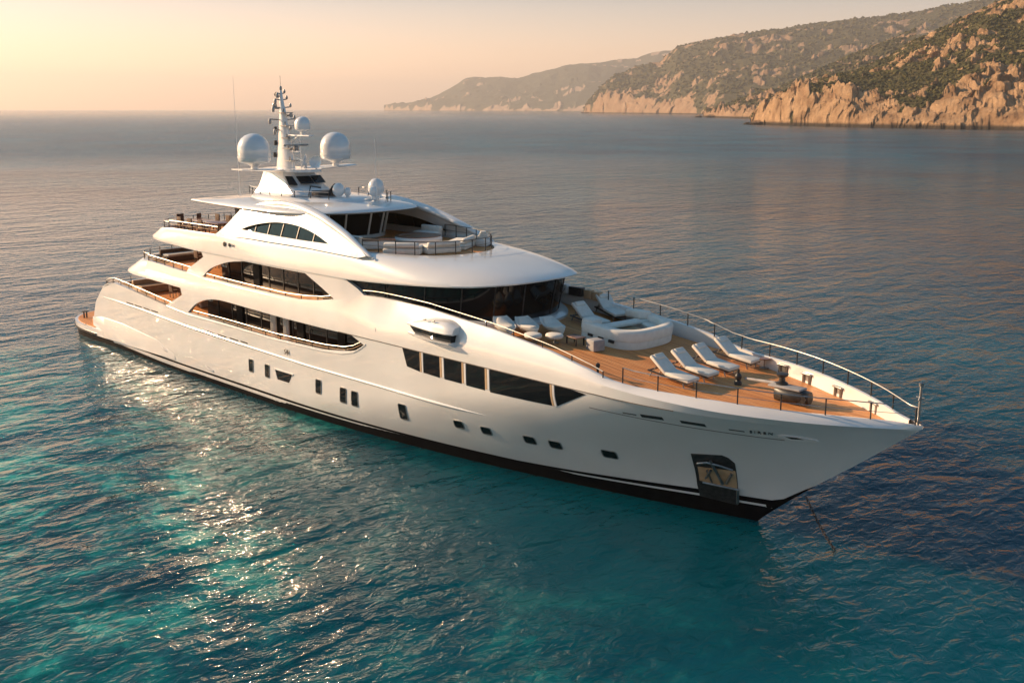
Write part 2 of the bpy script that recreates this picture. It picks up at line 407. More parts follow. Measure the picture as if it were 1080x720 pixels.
# portholes and hull windows
def rrect(cx, cz, w_, h_, lean=0.0, r=.08, n=4):
    P_ = []
    for qx, qz, a0 in ((1, 1, 0), (-1, 1, 90), (-1, -1, 180), (1, -1, 270)):
        for k in range(n+1):
            a = R(a0+90*k/n); x = qx*(w_/2-r)+r*math.cos(a); z = qz*(h_/2-r)+r*math.sin(a)
            P_.append((cx+x+lean*z, cz+z))
    return P_
for sd in (-1, 1):
    for (x, z, w_, h_) in ((24.26, 1.68, .40, .72), (25.94, 1.66, .40, .72), (30.87, 1.68, .45, .74), (33.04, 1.63, .48, .78), (34.0, 1.63, .48, .78), (37.7, 1.68, .50, .80), (41.4, 1.78, .52, .36), (43.0, 1.78, .52, .36), (45.35, 1.79, .56, .36), (46.65, 1.81, .56, .36), (49.2, 1.85, .62, .36)):
        f = sheet('porthole', rrect(x, z, w_+.08, h_+.08, .12, .11), [rrect(x, z, w_, h_, .12)], half, sd, .03, M['steel'], hull, step=.25, off=.025)
        sheet('pane', rrect(x, z, w_-.01, h_-.01, .12), [], half, sd, .02, M['glass'], f, step=.25, off=.012)
    f = sheet('hull_door', [(26.70, 1.95), (28.55, 1.95), (28.12, 1.30), (26.90, 1.30)], [[(26.78, 1.90), (28.46, 1.90), (28.37, 1.35), (26.96, 1.35)]], half, sd, .04, M['white2'], hull, step=.3, off=.03)
    sheet('pane', [(26.79, 1.89), (28.44, 1.89), (28.05, 1.36), (26.97, 1.36)], [], half, sd, .02, M['glass'], f, step=.3, off=.014)
    for (xa, xb) in ((8.65, 9.7), (9.95, 11.0), (11.3, 12.2), (12.4, 13.4), (16.27, 17.15), (17.46, 18.9), (19.5, 20.5), (20.8, 21.8), (22.15, 23.1), (23.35, 24.1)):
        sheet('scupper_slot', [(xa, 3.36-.004*(xa-8)), (xb, 3.36-.004*(xb-8)), (xb, 3.28-.004*(xb-8)), (xa, 3.28-.004*(xa-8))] if xa < 14 else [(xa, 3.02), (xb, 3.00), (xb, 2.92), (xa, 2.94)], [], lambda x, z: half(x, z)+.0, sd, .02, M['dark'], hull, off=.012)
    for (xa, za, xb, zb_, t_) in ((51.05, 4.37, 51.62, 4.37, .05), (51.82, 4.38, 52.72, 4.40, .15), (53.39, 4.38, 54.29, 4.35, .14), (55.09, 4.28, 55.6, 4.26, .05)):
        sheet('hawse_slot', [(xa, za-t_/2), (xb, zb_-t_/2), (xb, zb_+t_/2), (xa, za+t_/2)], [], half, sd, .02, M['dark'], hull, step=.2, off=.014)
    sheet('fairlead', chaikin([(56.55, 4.17), (57.0, 4.30), (57.9, 4.16), (57.95, 4.06), (57.2, 4.02)], 2), [], half, sd, .08, M['white2'], hull, step=.2, off=.06)
    sheet('fairlead_mouth', [(56.95, 4.22), (57.3, 4.22), (57.5, 4.14), (57.1, 4.12)], [], half, sd, .02, M['dark'], hull, step=.2, off=.075)
    # thin dark seams of the plating
    sheet('paint_seam', [(49.5, 4.30), (56.8, 3.98), (56.8, 4.015), (49.5, 4.33)], [], half, sd, .01, M['seam'], hull, off=.008)
    for (x, z, ax) in ((13.4, .98, 1.0), (19.0, .70, 1.0)):
        b = MB(); b.rings([[(x+k*.9, sd*(half(x, z)+.10*math.sin(PI*min(1, k+.15))+.02*math.cos(a)), z-.18*k+.07*math.sin(a)) for a in (0, 1, 2, 3, 4, 5, 6)] for k in (0, .3, .6, .9)])
        b.build('exhaust_fairing', M['white'], hull)
    # anchor pocket: dark recess plate, stainless anchor
    ap = sheet('anchor_pocket', [(52.94, 2.66), (54.15, 2.80), (54.36, 2.70), (54.50, 2.45), (54.05, .28), (52.55, .42), (52.6, 1.02)], [], half, sd, .04, M['dark'], hull, step=.25, off=.03)
    sheet('warm_lit_liner', [(52.95, 2.0), (54.40, 2.05), (54.22, 1.15), (52.78, 1.25)], [], half, sd, .03, M['tan'], ap, step=.25, off=.05)  # tan colour stands in for warm light on the steel liner
    b = MB()
    f_ = lambda x, z, o_: (x, sd*(half(x, z)+o_), z)
    b.tube([f_(53.65, 2.45, .12), f_(53.7, 1.9, .16), f_(53.75, 1.3, .14)], .06)
    b.tube([f_(53.05, 2.2, .10), f_(53.5, 2.35, .16), f_(54.0, 2.25, .14), f_(54.35, 2.1, .10)], .05)
    b.tube([f_(53.1, 1.45, .10), f_(53.5, 1.95, .14)], .05); b.tube([f_(54.25, 1.9, .1), f_(53.9, 1.35, .13)], .06)
    b.tube([f_(52.9, 1.20, .08), f_(54.3, 1.10, .08)], .05); b.tube([f_(54.25, 1.1, .08), f_(54.1, .40, .08)], .06)
    b.tube([f_(53.3, 1.9, .10), f_(53.3, 1.25, .10)], .035)
    b.build('anchor', M['steel'], ap)
# cap rail and inner lining of the aft bulwark
for sd in (-1, 1):
    b = MB(); rings = []; lin = []
    for i in range(91):
        x = 4.9+30.3*i/90; z = zcap(x); h = half(x, z)
        rings.append([(x, sd*(h+.03), z-.02), (x, sd*(h+.03), z+.05), (x, sd*(h-.22), z+.05), (x, sd*(h-.22), z-.02)])
        lin.append([(x, sd*(h-.17), z-.01), (x, sd*(h-.17), 2.95)])
    b.rings(rings); b.build('cap_rail', M['wood'] if False else M['white'], hull)
    b = MB(); b.rings(lin, closed=False, caps=False); b.build('bulwark_lining', M['white2'], hull)
b = MB(); rings = []; lin = []
for i in range(25):
    z = 3.87; h = half(4.73, z); y = -h+2*h*i/24; x = 4.73-1.3*(1-(y/h)**2)
    rings.append([(x-.04, y, z-.02), (x-.04, y, z+.05), (x+.2, y, z+.05), (x+.2, y, z-.02)])
b.rings(rings); b.build('transom_cap', M['white'], hull)

# ---- decks
def slab(name, xs, yf, z0, z1, material, parent, topmat=None):
    pts = [(x, -yf(x)) for x in xs]+[(x, yf(x)) for x in reversed(xs)]
    b = MB(); b.prism(pts, z0, z1)
    o = b.build(name, material, parent, smooth=False)
    if topmat:
        b = MB(); b.prism([(x, y*.995) for x, y in pts], z1, z1+.012); b.build('teak_planking', topmat, o, smooth=False)
    return o
slab('main_deck', frange(3.9, 36, 40), lambda x: half(x, 3.3)-.12, 2.86, 3.36, M['white2'], ship, M['teak'])
def ell(xc, a, b_, n, x): return b_*max(0, 1-abs((x-xc)/a)**n)**(1/n)
def updeck_y(x): return (Ys(x, 6.0)-.15)*(ell(12, 3.6, 1, 2.3, x) if x < 12 else 1)
slab('upper_deck', [8.42, 8.5, 8.8, 9.3, 10, 11, 12]+frange(13, 36, 20), updeck_y, 5.42, 6.0, M['white2'], ship, M['teak'])
def sund_y(x):
    y = Ys(x, 8.3)-.25
    if x < 15: y *= ell(15, 3.6, 1, 2.4, x)
    if x > 33: y = ell(33, 9.9, y, 2.7, x)
    return y
slab('sun_deck', [11.42, 11.5, 11.7, 12.2, 13, 14, 15]+frange(16, 34, 12), sund_y, 7.76, 8.30, M['white2'], ship)
slab('bridge_soffit', [33, 34, 36, 38, 39.5, 41, 42, 42.6, 42.75], lambda x: ell(33, 9.9, 4.3, 2.7, x), 8.16, 8.22, M['white2'], ship)
slab('sun_deck_teak', [11.5, 11.7, 12.2, 13, 14, 15]+frange(16, 24, 6), lambda x: sund_y(x)-.1, 8.30, 8.36, M['teak'], ship)
slab('bridge_roof_teak', frange(24, 29, 4)+[31, 33, 35, 36.5, 37.3, 37.8, 38.0], lambda x: ell(29, 9.1, 3.95, 2.6, x) if x > 29 else 3.95, 8.86, 8.93, M['teak'], ship)

# foredeck: sheer following teak
b = MB(); rings = []
xs = frange(33, 60.6, 60)
for x in xs:
    yy = max(.02, Ys(x, zs_(x))-.33)
    rings.append([(x, yy*k/8, zd(x)+.05*(1-(k/8)**2)) for k in range(-8, 9)])
b.rings(rings, closed=False, caps=False); fd = b.build('foredeck', M['teak'], ship)

# ---- upper side band (from the stern overhang to the bow) ------------------------------------
UB = [(8.13, 5.49), (10.09, 5.40), (17.87, 5.28), (24.3, 5.10), (28.1, 5.03), (34, 5.0), (36, 4.99)]
UT = [(9.2, 6.42), (10.2, 6.54), (14.04, 6.43), (17.73, 6.29), (19.23, 6.17), (23.2, 6.08), (28.03, 6.03), (29.97, 6.12), (31.5, 6.27), (32.66, 6.51), (33.8, 6.86), (34.8, 7.03), (36, 7.05)]
XE = 12.0
bot = [(x, ipl(x, UB)) for x in frange(XE, 36, 30)]; top = [(x, ipl(x, UT)) for x in frange(36, XE, 40)]
for sd in (-1, 1):
    sheet('upper_side_band', bot+top, [], Ys, sd, .22, M['white'], ship)
# stern arc of the upper deck
def arc_band(name, xe, a, yfn, zb0, zt0, lean, material, parent, npow=2.3, zb_c=None):
    b = MB(); rings = []
    for i in range(49):
        ph = -PI/2+PI*i/48
        c_ = abs(math.cos(ph))**(2/npow); s_ = math.copysign(abs(math.sin(ph))**(2/npow), math.sin(ph))
        ring = []
        for (t, off) in ((0, .35), (0, 0), (.12, -.03), (.35, 0), (.6, .05), (.85, .14), (1, .26), (1, .50), (.15, .6)):
            z = zb0+(zt0-zb0)*t
            Yv = yfn(xe, z)
            x = xe-(a-lean*t-off)*c_; y = (Yv-off*min(1, .6+c_) if off > 0 and t in (0, 1) else Yv-off*c_)*s_
            if t > .9 or (t == 0 and off > 0) or off == .6: y = (Yv-off+.12)*s_ if off > .3 else y
            ring.append((x, y, z))
        rings.append(ring)
    b.rings(rings); return b.build(name, material, parent, angle=45)
arc_band('stern_overhang', XE+.02, 6.6, Ys, ipl(XE, UB)+.0, ipl(XE, UT), 3.3, M['white'], ship)

# main deck side plate with the long arched opening
OPEN1 = smooth_open([(17.42, 3.86), (18.33, 4.47), (19.54, 4.91), (20.99, 5.13), (22.78, 5.10)], 2)+[(24.3, 5.06), (28.12, 4.98), (31.61, 4.96), (34.03, 4.97), (35.3, 4.53), (33.95, 4.12), (31.48, 3.80), (27.02, 3.70), (22.05, 3.77)]
for sd in (-1, 1):
    sheet('main_side_plate', [(14.5, 3.82), (15.0, 4.10), (16.85, 4.86), (16.69, 5.30)]+[(x, ipl(x, UB)+.03) for x in (20, 24, 28, 32, 34)]+[(35.9, 5.02), (35.9, 4.6), (34.9, 4.0), (33, 3.70), (31.5, 3.55), (27, 3.55), (22, 3.6), (17, 3.6), (15.5, 3.7)], [OPEN1], Ys, sd, .2, M['white'], ship, off=-.012)
OPEN2 = smooth_open([(19.25, 6.25), (19.84, 6.69), (20.51, 6.98), (22.12, 7.43), (23.87, 7.62)], 2)+[(27.96, 7.60), (29.85, 7.60), (31.26, 7.05), (32.4, 6.56), (31.0, 6.32), (29.3, 6.17), (27.09, 6.17), (22.15, 6.22)]
for sd in (-1, 1):
    sheet('upper_side_plate', [(17.2, 6.2), (17.49, 6.54), (19.31, 7.42), (19.08, 7.85), (26, 7.75), (33.14, 7.74), (34.2, 7.3), (34.82, 6.98), (34.6, 6.5), (32.5, 6.2), (30.5, 6.0), (28, 6.02), (23, 5.95), (19, 6.05)], [OPEN2], Ys, sd, .2, M['white'], ship, off=-.02)

# ---- forward side skin, bulwark cap and inner coaming from the bridge to the stem ---------------
for sd in (-1, 1):
    b = MB(); rings = []
    for i in range(121):
        s_ = (i/120)**.97; ring = []
        for q in range(9):
            xn = 35.9+(61.14-35.9)*s_
            for _ in range(4):
                zb_ = zcap(xn); zt = zs_(xn); zc = ipl(xn, [(35.9, 5.66), (42, 5.6), (49, 5.52), (52, 5.30), (55, 5.12), (61.2, 4.92)])
                z_ = (zb_, (zb_+zc)/2, zc, zc+(zt-zc)*.36, zc+(zt-zc)*.72, zt, zt+.02, zt, zd(xn)-.1)[q]
                xn = 35.9+s_*(ip(min(z_, 5.0) if q < 6 else 4.5, SZ, SX)-.004-35.9)
            x = xn
            hb_ = half(x, zb_); hc = half(x, min(5.1, zc))+.02*min(1, (61-x)/3); k = min(1, max(0, (x-49)/3))
            yt = Ys(x, zt) if x <= 49 else Ys(x, zt)*(1-k)+k*(half(x, 5.0)-.32*min(1, max(0, (61.2-x)/1.2)))
            yt = max(0, yt); m_ = min(1, max(0, (x-35.9)/3.5)); m_ = m_*m_*(3-2*m_)
            yy = (hb_, (hb_+hc)/2, hc, hc*.72+yt*.28+.012, hc*.35+yt*.65+.012, yt, yt-.06, yt-.18, yt-.22)[q]
            if q < 6: yy = yy*m_+Ys(x, z_)*(1-m_)
            ring.append((x, sd*max(0, yy), z_))
        rings.append(ring)
    b.rings(rings, closed=False, caps=False); b.build('foredeck_bulwark', M['white'], hull, angle=28)
    # dark seam line under the band
    b = MB()
    V = []; n_ = 100
    for i in range(n_+1):
        x = 33+(53.4-33)*i/n_; z = zcap(x) if x > 36 else 5.0
        V += [(x, sd*(half(x, z)+.022), z-.028), (x, sd*(half(x, z)+.022), z+.006)]
    b.add(V, [(2*i, 2*i+2, 2*i+3, 2*i+1) for i in range(n_)]); b.build('panel_seam', M['seam'], hull)
# large forward side windows
FW = [[(38.08, 5.0), (39.32, 5.0), (39.30, 4.05), (38.37, 4.15)], [(39.60, 5.0), (40.72, 5.0), (40.71, 4.01), (39.58, 4.05)], [(41.05, 5.0), (42.20, 5.0), (42.19, 4.01), (41.04, 4.01)],
      [(42.52, 5.0), (43.70, 5.0), (43.69, 3.99), (42.50, 3.99)], [(44.02, 5.0), (47.56, 5.0), (47.57, 4.05), (44.02, 3.97)], [(47.84, 5.0), (48.70, 5.0), (49.5, 4.93), (47.84, 4.08)]]
for sd in (-1, 1):
    for p in FW: sheet('side_window', [(x, z-.035) for x, z in p], [], half, sd, .03, M['glass'], hull, step=.22, off=.014)
    for i in range(5):
        xa = FW[i][1][0]+.03; xb = FW[i+1][0][0]-.03; w_ = (xb-xa)/2-.02
        for q in (xa, xa+w_+.04): sheet('window_mullion', [(q, 4.96), (q+w_, 4.96), (q+w_, 4.02), (q, 4.02)], [], half, sd, .03, M['tan'] if q == xa else M['white2'], hull, step=.35, off=.03)

# ---- sun deck shell: fascia, bridge brow and crowned roof in one loft ---------------------------
def half_path(outer):
    pts = []
    if outer: xa, aa, xn, an, nn, yA = 15.0, 5.2, 34.0, 9.35, 2.9, lambda x: Ys(x, 8.2)+.0
    else: xa, aa, xn, an, nn, yA = 15.0, 2.9, 29.0, 9.2, 2.6, lambda x: 4.02 if x > 24 else (Ys(x, 8.9)-.02 if x < 21 else ip(x, [21, 24], [Ys(21, 8.9)-.02, 4.02]))
    for i in range(17):
        a = PI/2*i/16; c_, s_ = math.cos(a)**(2/2.4) if i < 16 else 0, math.sin(a)**(2/2.4)
        pts.append((xa-aa*c_, yA(15)*s_))
    for i in range(1, 24): x = xa+(xn-xa)*i/24; pts.append((x, yA(x)))
    for i in range(0, 41):
        a = PI/2*i/40; s_, c_ = math.sin(a)**(2/nn), (math.cos(a)**(2/nn) if i < 40 else 0)
        pts.append((xn+an*s_, yA(xn)*c_))
    return pts
HO, HI = half_path(True), half_path(False)
def zbot_s(x): return ipl(x, [(10.5, 8.0), (12, 7.93), (17.8, 7.73), (24, 7.65), (33, 7.65), (36, 7.78), (39, 7.93), (41.5, 8.05), (43.9, 8.28)])
def ztop_s(x): return ipl(x, [(10.8, 8.62), (13.9, 8.74), (15.4, 8.86), (21, 8.90), (25, 9.1), (31, 9.12), (38.3, 9.02)])
b = MB(); rings = []
N_ = len(HO)
for i in list(range(N_))+list(range(N_-2, 0, -1)):
    pass
def ring_at(i, sd):
    O, I = HO[i], HI[i]; zb_, zt = zbot_s(O[0]), ztop_s(I[0]); dxo = (O[0]-I[0]); 
    r = []
    inx = O[0]+(I[0]-O[0])*.0
    ds = math.hypot(O[0]-I[0], O[1]-I[1])+1e-6; ux, uy = (I[0]-O[0])/ds, (I[1]-O[1])/ds
    r.append((O[0]+ux*min(.9, ds), O[1]+uy*min(.9, ds), zb_+.10))
    r.append((O[0]+ux*.12, O[1]+uy*.12, zb_+.005)); r.append((O[0]+ux*.02, O[1]+uy*.02, zb_+.03)); r.append((O[0], O[1], zb_+.09))
    nk = 10
    for k in range(1, nk+1):
        t = k/nk
        fa = min(1, max(0, (15.5-O[0])/3)); h_ = t**(1.25*(1-fa)+.95*fa); zz = zb_+.09+(zt-zb_-.09)*((1-fa)*math.sin(t*PI/2)**.92+fa*(.6*t+.4*math.sin(t*PI/2)))
        r.append((O[0]+(I[0]-O[0])*h_, O[1]+(I[1]-O[1])*h_, zz))
    r.append((I[0]+ux*.12, I[1]+uy*.12 if I[1] > .2 else I[1], zt)); 
    zi = 8.32 if I[0] < 24 else 8.88
    r.append((I[0]+ux*.13, I[1]+uy*.13 if I[1] > .2 else I[1], zi))
    return [(x, sd*y, z) for x, y, z in r]
rings = [ring_at(i, -1) for i in range(N_)]+[ring_at(i, 1) for i in range(N_-2, 0, -1)]
rings.append(rings[0])
b.rings(rings, closed=False, caps=False); b.build('sun_deck_shell', M['white'], ship, angle=40)
for sd in (-1, 1):      # moulded style line on the shell side
    for (pts_) in (): pass

# ---- side wings with the arched tinted windows ---------------------------------------------------
WING = smooth_open([(20.4, 8.78), (20.9, 8.95), (21.65, 9.44), (22.28, 10.01), (22.75, 10.40)], 1)+smooth_open([(23.56, 10.45), (24.53, 10.78), (25.82, 10.98), (27.69, 10.96), (30.15, 10.60), (32.57, 9.95), (34.41, 9.25), (35.0, 8.98)], 2)+[(34.4, 8.85), (30, 8.95), (24, 8.95)]
ARCH3 = smooth_open([(23.33, 9.36), (24.01, 9.59), (25.16, 9.83), (26.49, 10.0), (27.86, 10.02), (29.24, 9.91), (30.65, 9.63), (31.81, 9.28)], 2)+[(29.55, 9.26), (26.85, 9.28)]
def lerp_arch(k): 
    cx, cz = 27.6, 9.5
    return [(cx+(x-cx)*k, cz+(z-cz)*k) for x, z in ARCH3]
for sd in (-1, 1):
    wg = sheet('side_wing', WING, [ARCH3], Ys, sd, .30, M['white'], ship, step=.35)
    # rounded shoulder running down the top edge of the wing
    b = MB(); rings = []
    top_ = smooth_open([(22.9, 10.40), (24.5, 10.80), (25.9, 10.98), (27.7, 10.96), (30.15, 10.60), (32.57, 9.95), (34.6, 9.18), (35.4, 8.95)], 3)
    for i, (x, z) in enumerate(top_):
        t = i/(len(top_)-1); rr = .30*max(0,math.sin(PI*min(1, .12+t*.95)))**.5 if t < .97 else .08
        y = Ys(x, z)-.16
        rings.append([(x, sd*(y+rr*1.0*math.cos(a)), z-.05+rr*.8*math.sin(a)) for a in frange(0, 2*PI*11/12, 12)])
    b.rings(rings); b.build('wing_shoulder', M['white'], wg, angle=60)
    sheet('tinted_pane', ARCH3, [], Ys, sd, .02, M['tint'], wg, step=.5, off=-.16)
    for x in (24.6, 25.9, 27.2, 28.7, 30.2):
        zt = 0
        for q in range(len(ARCH3)-4):
            if ARCH3[q][0] <= x <= ARCH3[q+1][0]: zt = ARCH3[q][1]+(ARCH3[q+1][1]-ARCH3[q][1])*(x-ARCH3[q][0])/(ARCH3[q+1][0]-ARCH3[q][0])
        sheet('window_mullion', [(x-.03, zt+.02), (x+.03, zt+.02), (x+.03, 9.25), (x-.03, 9.25)], [], Ys, sd, .05, M['dark'], wg, step=.5, off=-.12)

# ---- houses (dark glazing behind the arches) ---------------------------------------------------
def house(name, xa, xb, hw, z0, z1, mull, parent=ship, doors=()):
    b = MB(); b.box(xa, xb, -hw, hw, z0, z1, bev=.08); h = b.build(name, M['glass'], parent)
    for sd in (-1, 1):
        for x in mull:
            b = MB(); b.box(x-.035, x+.035, sd*hw-.03 if sd > 0 else -hw-.03, hw+.03 if sd > 0 else -hw+.03, z0, z1); b.build('window_mullion', M['dark'], h, smooth=False)
        b = MB(); b.box(xa, xb, min(sd*hw, sd*(hw+.05)), max(sd*hw, sd*(hw+.05)), z0, z0+.25); b.build('house_skirting', M['gold'], h, smooth=False)
    return h
h1 = house('saloon', 17.6, 35.6, 3.45, 2.99, 5.2, frange(19, 35, 11))
h2 = house('upper_saloon', 19.6, 34.2, 3.45, 5.89, 7.75, frange(20.5, 33.5, 10))
for (h, x, z0, z1, hw) in ((h1, 25.0, 3.0, 5.1, 3.45), (h1, 26.3, 3.0, 5.1, 3.45)):
    b = MB()
    for k in range(5): b.tube([(x+.10*k, -hw-.12-.05*(k % 2), z0), (x+.10*k+.03, -hw-.12-.05*(k % 2), z1)], .07, 6)
    b.build('curtain', M['cream'], h)
for (h, xs_, z0, z1, hw) in ((h1, (21.5, 27.8, 31.6), 3.0, 5.1, 3.45), (h2, (23.6, 30.4), 5.9, 7.7, 3.45)):
    for x in xs_:
        b = MB(); b.box(x-.32, x+.32, -hw-.09, -hw-.04, z0, z1); b.build('door_post', M['black'], h, smooth=False)
# aft bulkhead fittings: warm wood frames
for (h, xa, z0, z1) in ((h1, 17.6, 3.0, 5.15), (h2, 19.6, 5.9, 7.7)):
    for y in (-2.6, -1.0, .6, 2.2):
        b = MB(); b.box(xa-.07, xa-.01, y-.25, y+.25, z0, z1); b.build('wood_panel', M['gold'], h, smooth=False)

# ---- bridge: wrap-around windows under the brow --------------------------------------------------
def selp(xc, a, b_, n, N, x_start):
    pts = []
    for i in range(N+1):
        ph = -PI/2+PI*i/N
        c_ = abs(math.cos(ph))**(2/n); s_ = math.copysign(abs(math.sin(ph))**(2/n), math.sin(ph))
        pts.append((xc+a*c_, b_*s_))
    return [(x_start, -b_)]+pts+[(x_start, b_)]
def ringwall(name, lo, hi, z0, z1, material, parent, th=.0):
    b = MB(); V = [(x, y, z0(x) if callable(z0) else z0) for x, y in lo]+[(x, y, z1(x) if callable(z1) else z1) for x, y in hi]; n = len(lo)
    b.add(V, [(i, i+1, n+i+1, n+i) for i in range(n-1)]); return b.build(name, material, parent, angle=50)
lo = selp(34, 8.40, 4.10, 2.6, 60, 33.2); hi = selp(34, 8.75, 4.22, 2.7, 60, 33.2)
wh = ringwall('bridge_window', lo, hi, lambda x: ip(x, [33, 36, 42.4], [6.72, 6.68, 6.36]), 8.2, M['glass'], ship)
zbr = lambda t: 6.8+(8.2-6.8)*t
for i in list(range(4, 58, 6)):
    b = MB(); a_, c_ = lo[i], hi[i]
    b.tube([(a_[0]*1.0005, a_[1]*1.003, ip(a_[0], [33, 36, 42.4], [6.72, 6.68, 6.36])), (c_[0]*1.0005, c_[1]*1.003, 8.2)], .035, 6); b.build('window_mullion', M['dark'] if i % 12 else M['steel'], wh)
# white sill coaming
b = MB(); rings = []
s0 = selp(34, 8.95, 4.35, 2.7, 60, 33.5); s1 = selp(34, 8.85, 4.28, 2.7, 60, 33.5); s2 = selp(34, 8.42, 4.12, 2.6, 60, 33.5)
for i in range(len(s0)):
    rings.append([(s0[i][0], s0[i][1], zd(s0[i][0])-.1), (s0[i][0], s0[i][1], zd(s0[i][0])+.16), (s1[i][0], s1[i][1], zd(s0[i][0])+.22), (s2[i][0], s2[i][1], ip(s0[i][0], [33, 36, 42.9], [6.74, 6.70, 6.38]))])
b.rings(rings, closed=False, caps=False); b.build('bridge_coaming', M['white'], ship)
# console and warm reflections inside are left to the glass; wipers in front of the panes
for i in (22, 30, 38):
    a_, c_ = lo[i], hi[i]
    b = MB(); b.tube([(a_[0]+.05, a_[1]*1.01, 6.95), ((a_[0]+c_[0])/2+.08, (a_[1]+c_[1])/2+.25, 7.5)], .018, 5); b.build('wiper', M['dark'], wh)

# ---- top house, hardtop -------------------------------------------------------------------------
lo = selp(24.6, 4.2, 3.0, 2.8, 40, 21.0); hi = selp(24.6, 4.7, 3.2, 2.8, 40, 21.0)
sk = ringwall('sky_lounge_window', lo, hi, 8.9, 10.7, M['glass'], ship)
for i in (5, 10, 14, 18, 22, 26, 30, 35):
    b = MB(); a_, c_ = lo[i], hi[i]; d = Vector((a_[0]-24, a_[1], 0)).normalized()*.04
    b.tube([(a_[0]+d.x, a_[1]+d.y, 8.92), (c_[0]+d.x, c_[1]+d.y, 10.7)], .06, 6); b.build('window_post', M['white2'], sk)
b = MB(); b.prism([(x*1.0+(.12 if x > 22 else 0), y*1.04) for x, y in lo], 8.93, 9.12); b.build('lounge_plinth', M['white'], sk)
# hardtop
b = MB(); rings = []
ed = []
for i in range(81):
    ph = -PI/2+PI*i/80
    c_ = abs(math.cos(ph))**(2/2.6); s_ = math.copysign(abs(math.sin(ph))**(2/2.6), math.sin(ph))
    ed.append((26+5.3*c_, 4.1*s_))
aft = []
for i in range(31):
    t = i/30; y = 4.1-(4.1-3.1)*t**1.5; x = 26-10.2*t; aft.append((x, y))
for i in range(1, 20):
    y = 3.1-6.2*i/20; aft.append((15.8-.5*(1-(y/3.1)**2), y))
aft += [(x, -y) for x, y in reversed(aft[:31])][:-1]
loop = ed+aft[1:]
def ez(x): return ip(x, [15.3, 22, 28, 31.3], [10.46, 10.50, 10.56, 10.62])
cxm = 23.5
for (k, dz, al) in ((.90, .03, 0), (.985, -.04, 0), (1.0, .03, 0), (.992, .10, 0), (.955, .20, 0), (.85, .33, 0), (.65, .45, 0), (.40, .52, 0), (.15, .55, 0), (.01, .555, 0)):
    rings.append([(cxm+(x-cxm)*k, y*k, ez(x)+dz*(ip(x, [15.3, 20], [.45, 1]) if dz > .1 else 1)) for x, y in loop])
b.rings(rings, closed=True, caps=True); ht = b.build('hardtop', M['white'], ship, angle=50)
b = MB(); b.rings([[(24.3+5.0*k*math.cos(a)*(1 if math.cos(a) > 0 else .95), 2.75*k*math.sin(a), z) for a in frange(0, 2*PI*47/48, 48)] for z, k in ((10.8, 1.04), (11.0, 1.0), (11.12, .97), (11.2, .9), (11.24, .75), (11.26, .02))]); b.build('roof_fairing', M['white'], ht, angle=60)
# mast house with two dark windows
def frustum(b, lo_, hi_, z0, z1):
    b.rings([[(x, y, z0) for x, y in lo_], [(x, y, z1) for x, y in hi_]])
b = MB()
lo_ = [(20.6, -1.55), (24.9, -1.55), (25.9, -.9), (26.1, 0), (25.9, .9), (24.9, 1.55), (20.6, 1.55)]
md_ = [(20.8, -1.25), (23.7, -1.25), (24.5, -.8), (24.7, 0), (24.5, .8), (23.7, 1.25), (20.8, 1.25)]
hi_ = [(21.0, -1.05), (22.9, -1.05), (23.5, -.7), (23.6, 0), (23.5, .7), (22.9, 1.05), (21.0, 1.05)]
b.rings([[(x, y, 11.05) for x, y in lo_], [(x, y, 11.65) for x, y in md_], [(x, y, 12.45) for x, y in hi_]])
mh = b.build('mast_house', M['white'], ship, angle=30)
for (pa, pb) in (((24.62, -.85), (24.80, -.06)), ((24.80, .06), (24.62, .85))):
    b = MB()
    q = [(pa[0]-.13, pa[1], 11.80), (pb[0]-.13, pb[1], 11.80), (pb[0]-.64, pb[1], 12.18), (pa[0]-.66, pa[1]*.94, 12.18)]
    b.rings([q, [(x+.05, y, z+.03) for x, y, z in q]]); b.build('window', M['glass'], mh)
b = MB(); q = [(23.9, -1.24, 11.72), (24.4, -.98, 11.72), (23.75, -.9, 12.2), (23.35, -1.12, 12.2)]
b.rings([q, [(x+.03, y-.04, z) for x, y, z in q]]); b.build('window', M['glass'], mh)
b = MB(); b.prism(chaikin([(20.4, -1.25), (23.6, -1.25), (24.5, -.6), (24.5, .6), (23.6, 1.25), (20.4, 1.25)], 2), 12.42, 12.58); b.build('roof_cap', M['white'], mh)
# cross arms carrying the radomes
for sd in (-1, 1):
    b = MB(); rings = []
    for i in range(15):
        t = i/14; y = .8+3.15*t; xc = 22.3+.55*t; ch = 1.15-.5*t; z = 12.50+.16*t; th = .26-.17*t
        rings.append([(xc+ch*math.cos(a), sd*y, z+th*math.sin(a)*.5) for a in frange(0, 2*PI*11/12, 12)])
    b.rings(rings); b.build('radome_arm', M['white'], mh, angle=60)
    b = MB(); b.lathe([(.22, -.38), (.20, -.1), (.45, .04), (.82, .13), (.90, .20), (.915, .40), (.915, .78), (.89, 1.02), (.82, 1.24), (.68, 1.46), (.48, 1.62), (.25, 1.71), (.01, 1.74)], (22.87, sd*2.82, 12.90), 36)
    rd = b.build('radome', M['white'], mh, angle=60)
    b = MB(); b.lathe([(.925, .40), (.925, .47)], (22.87, sd*2.82, 12.90), 36); b.build('joint_band', M['white2'], rd)
    b = MB(); b.lathe([(.23, -.36), (.28, -.34), (.28, -.3), (.2, -.26)], (22.87, sd*2.82, 12.90), 16); b.build('pedestal', M['steel'], rd)
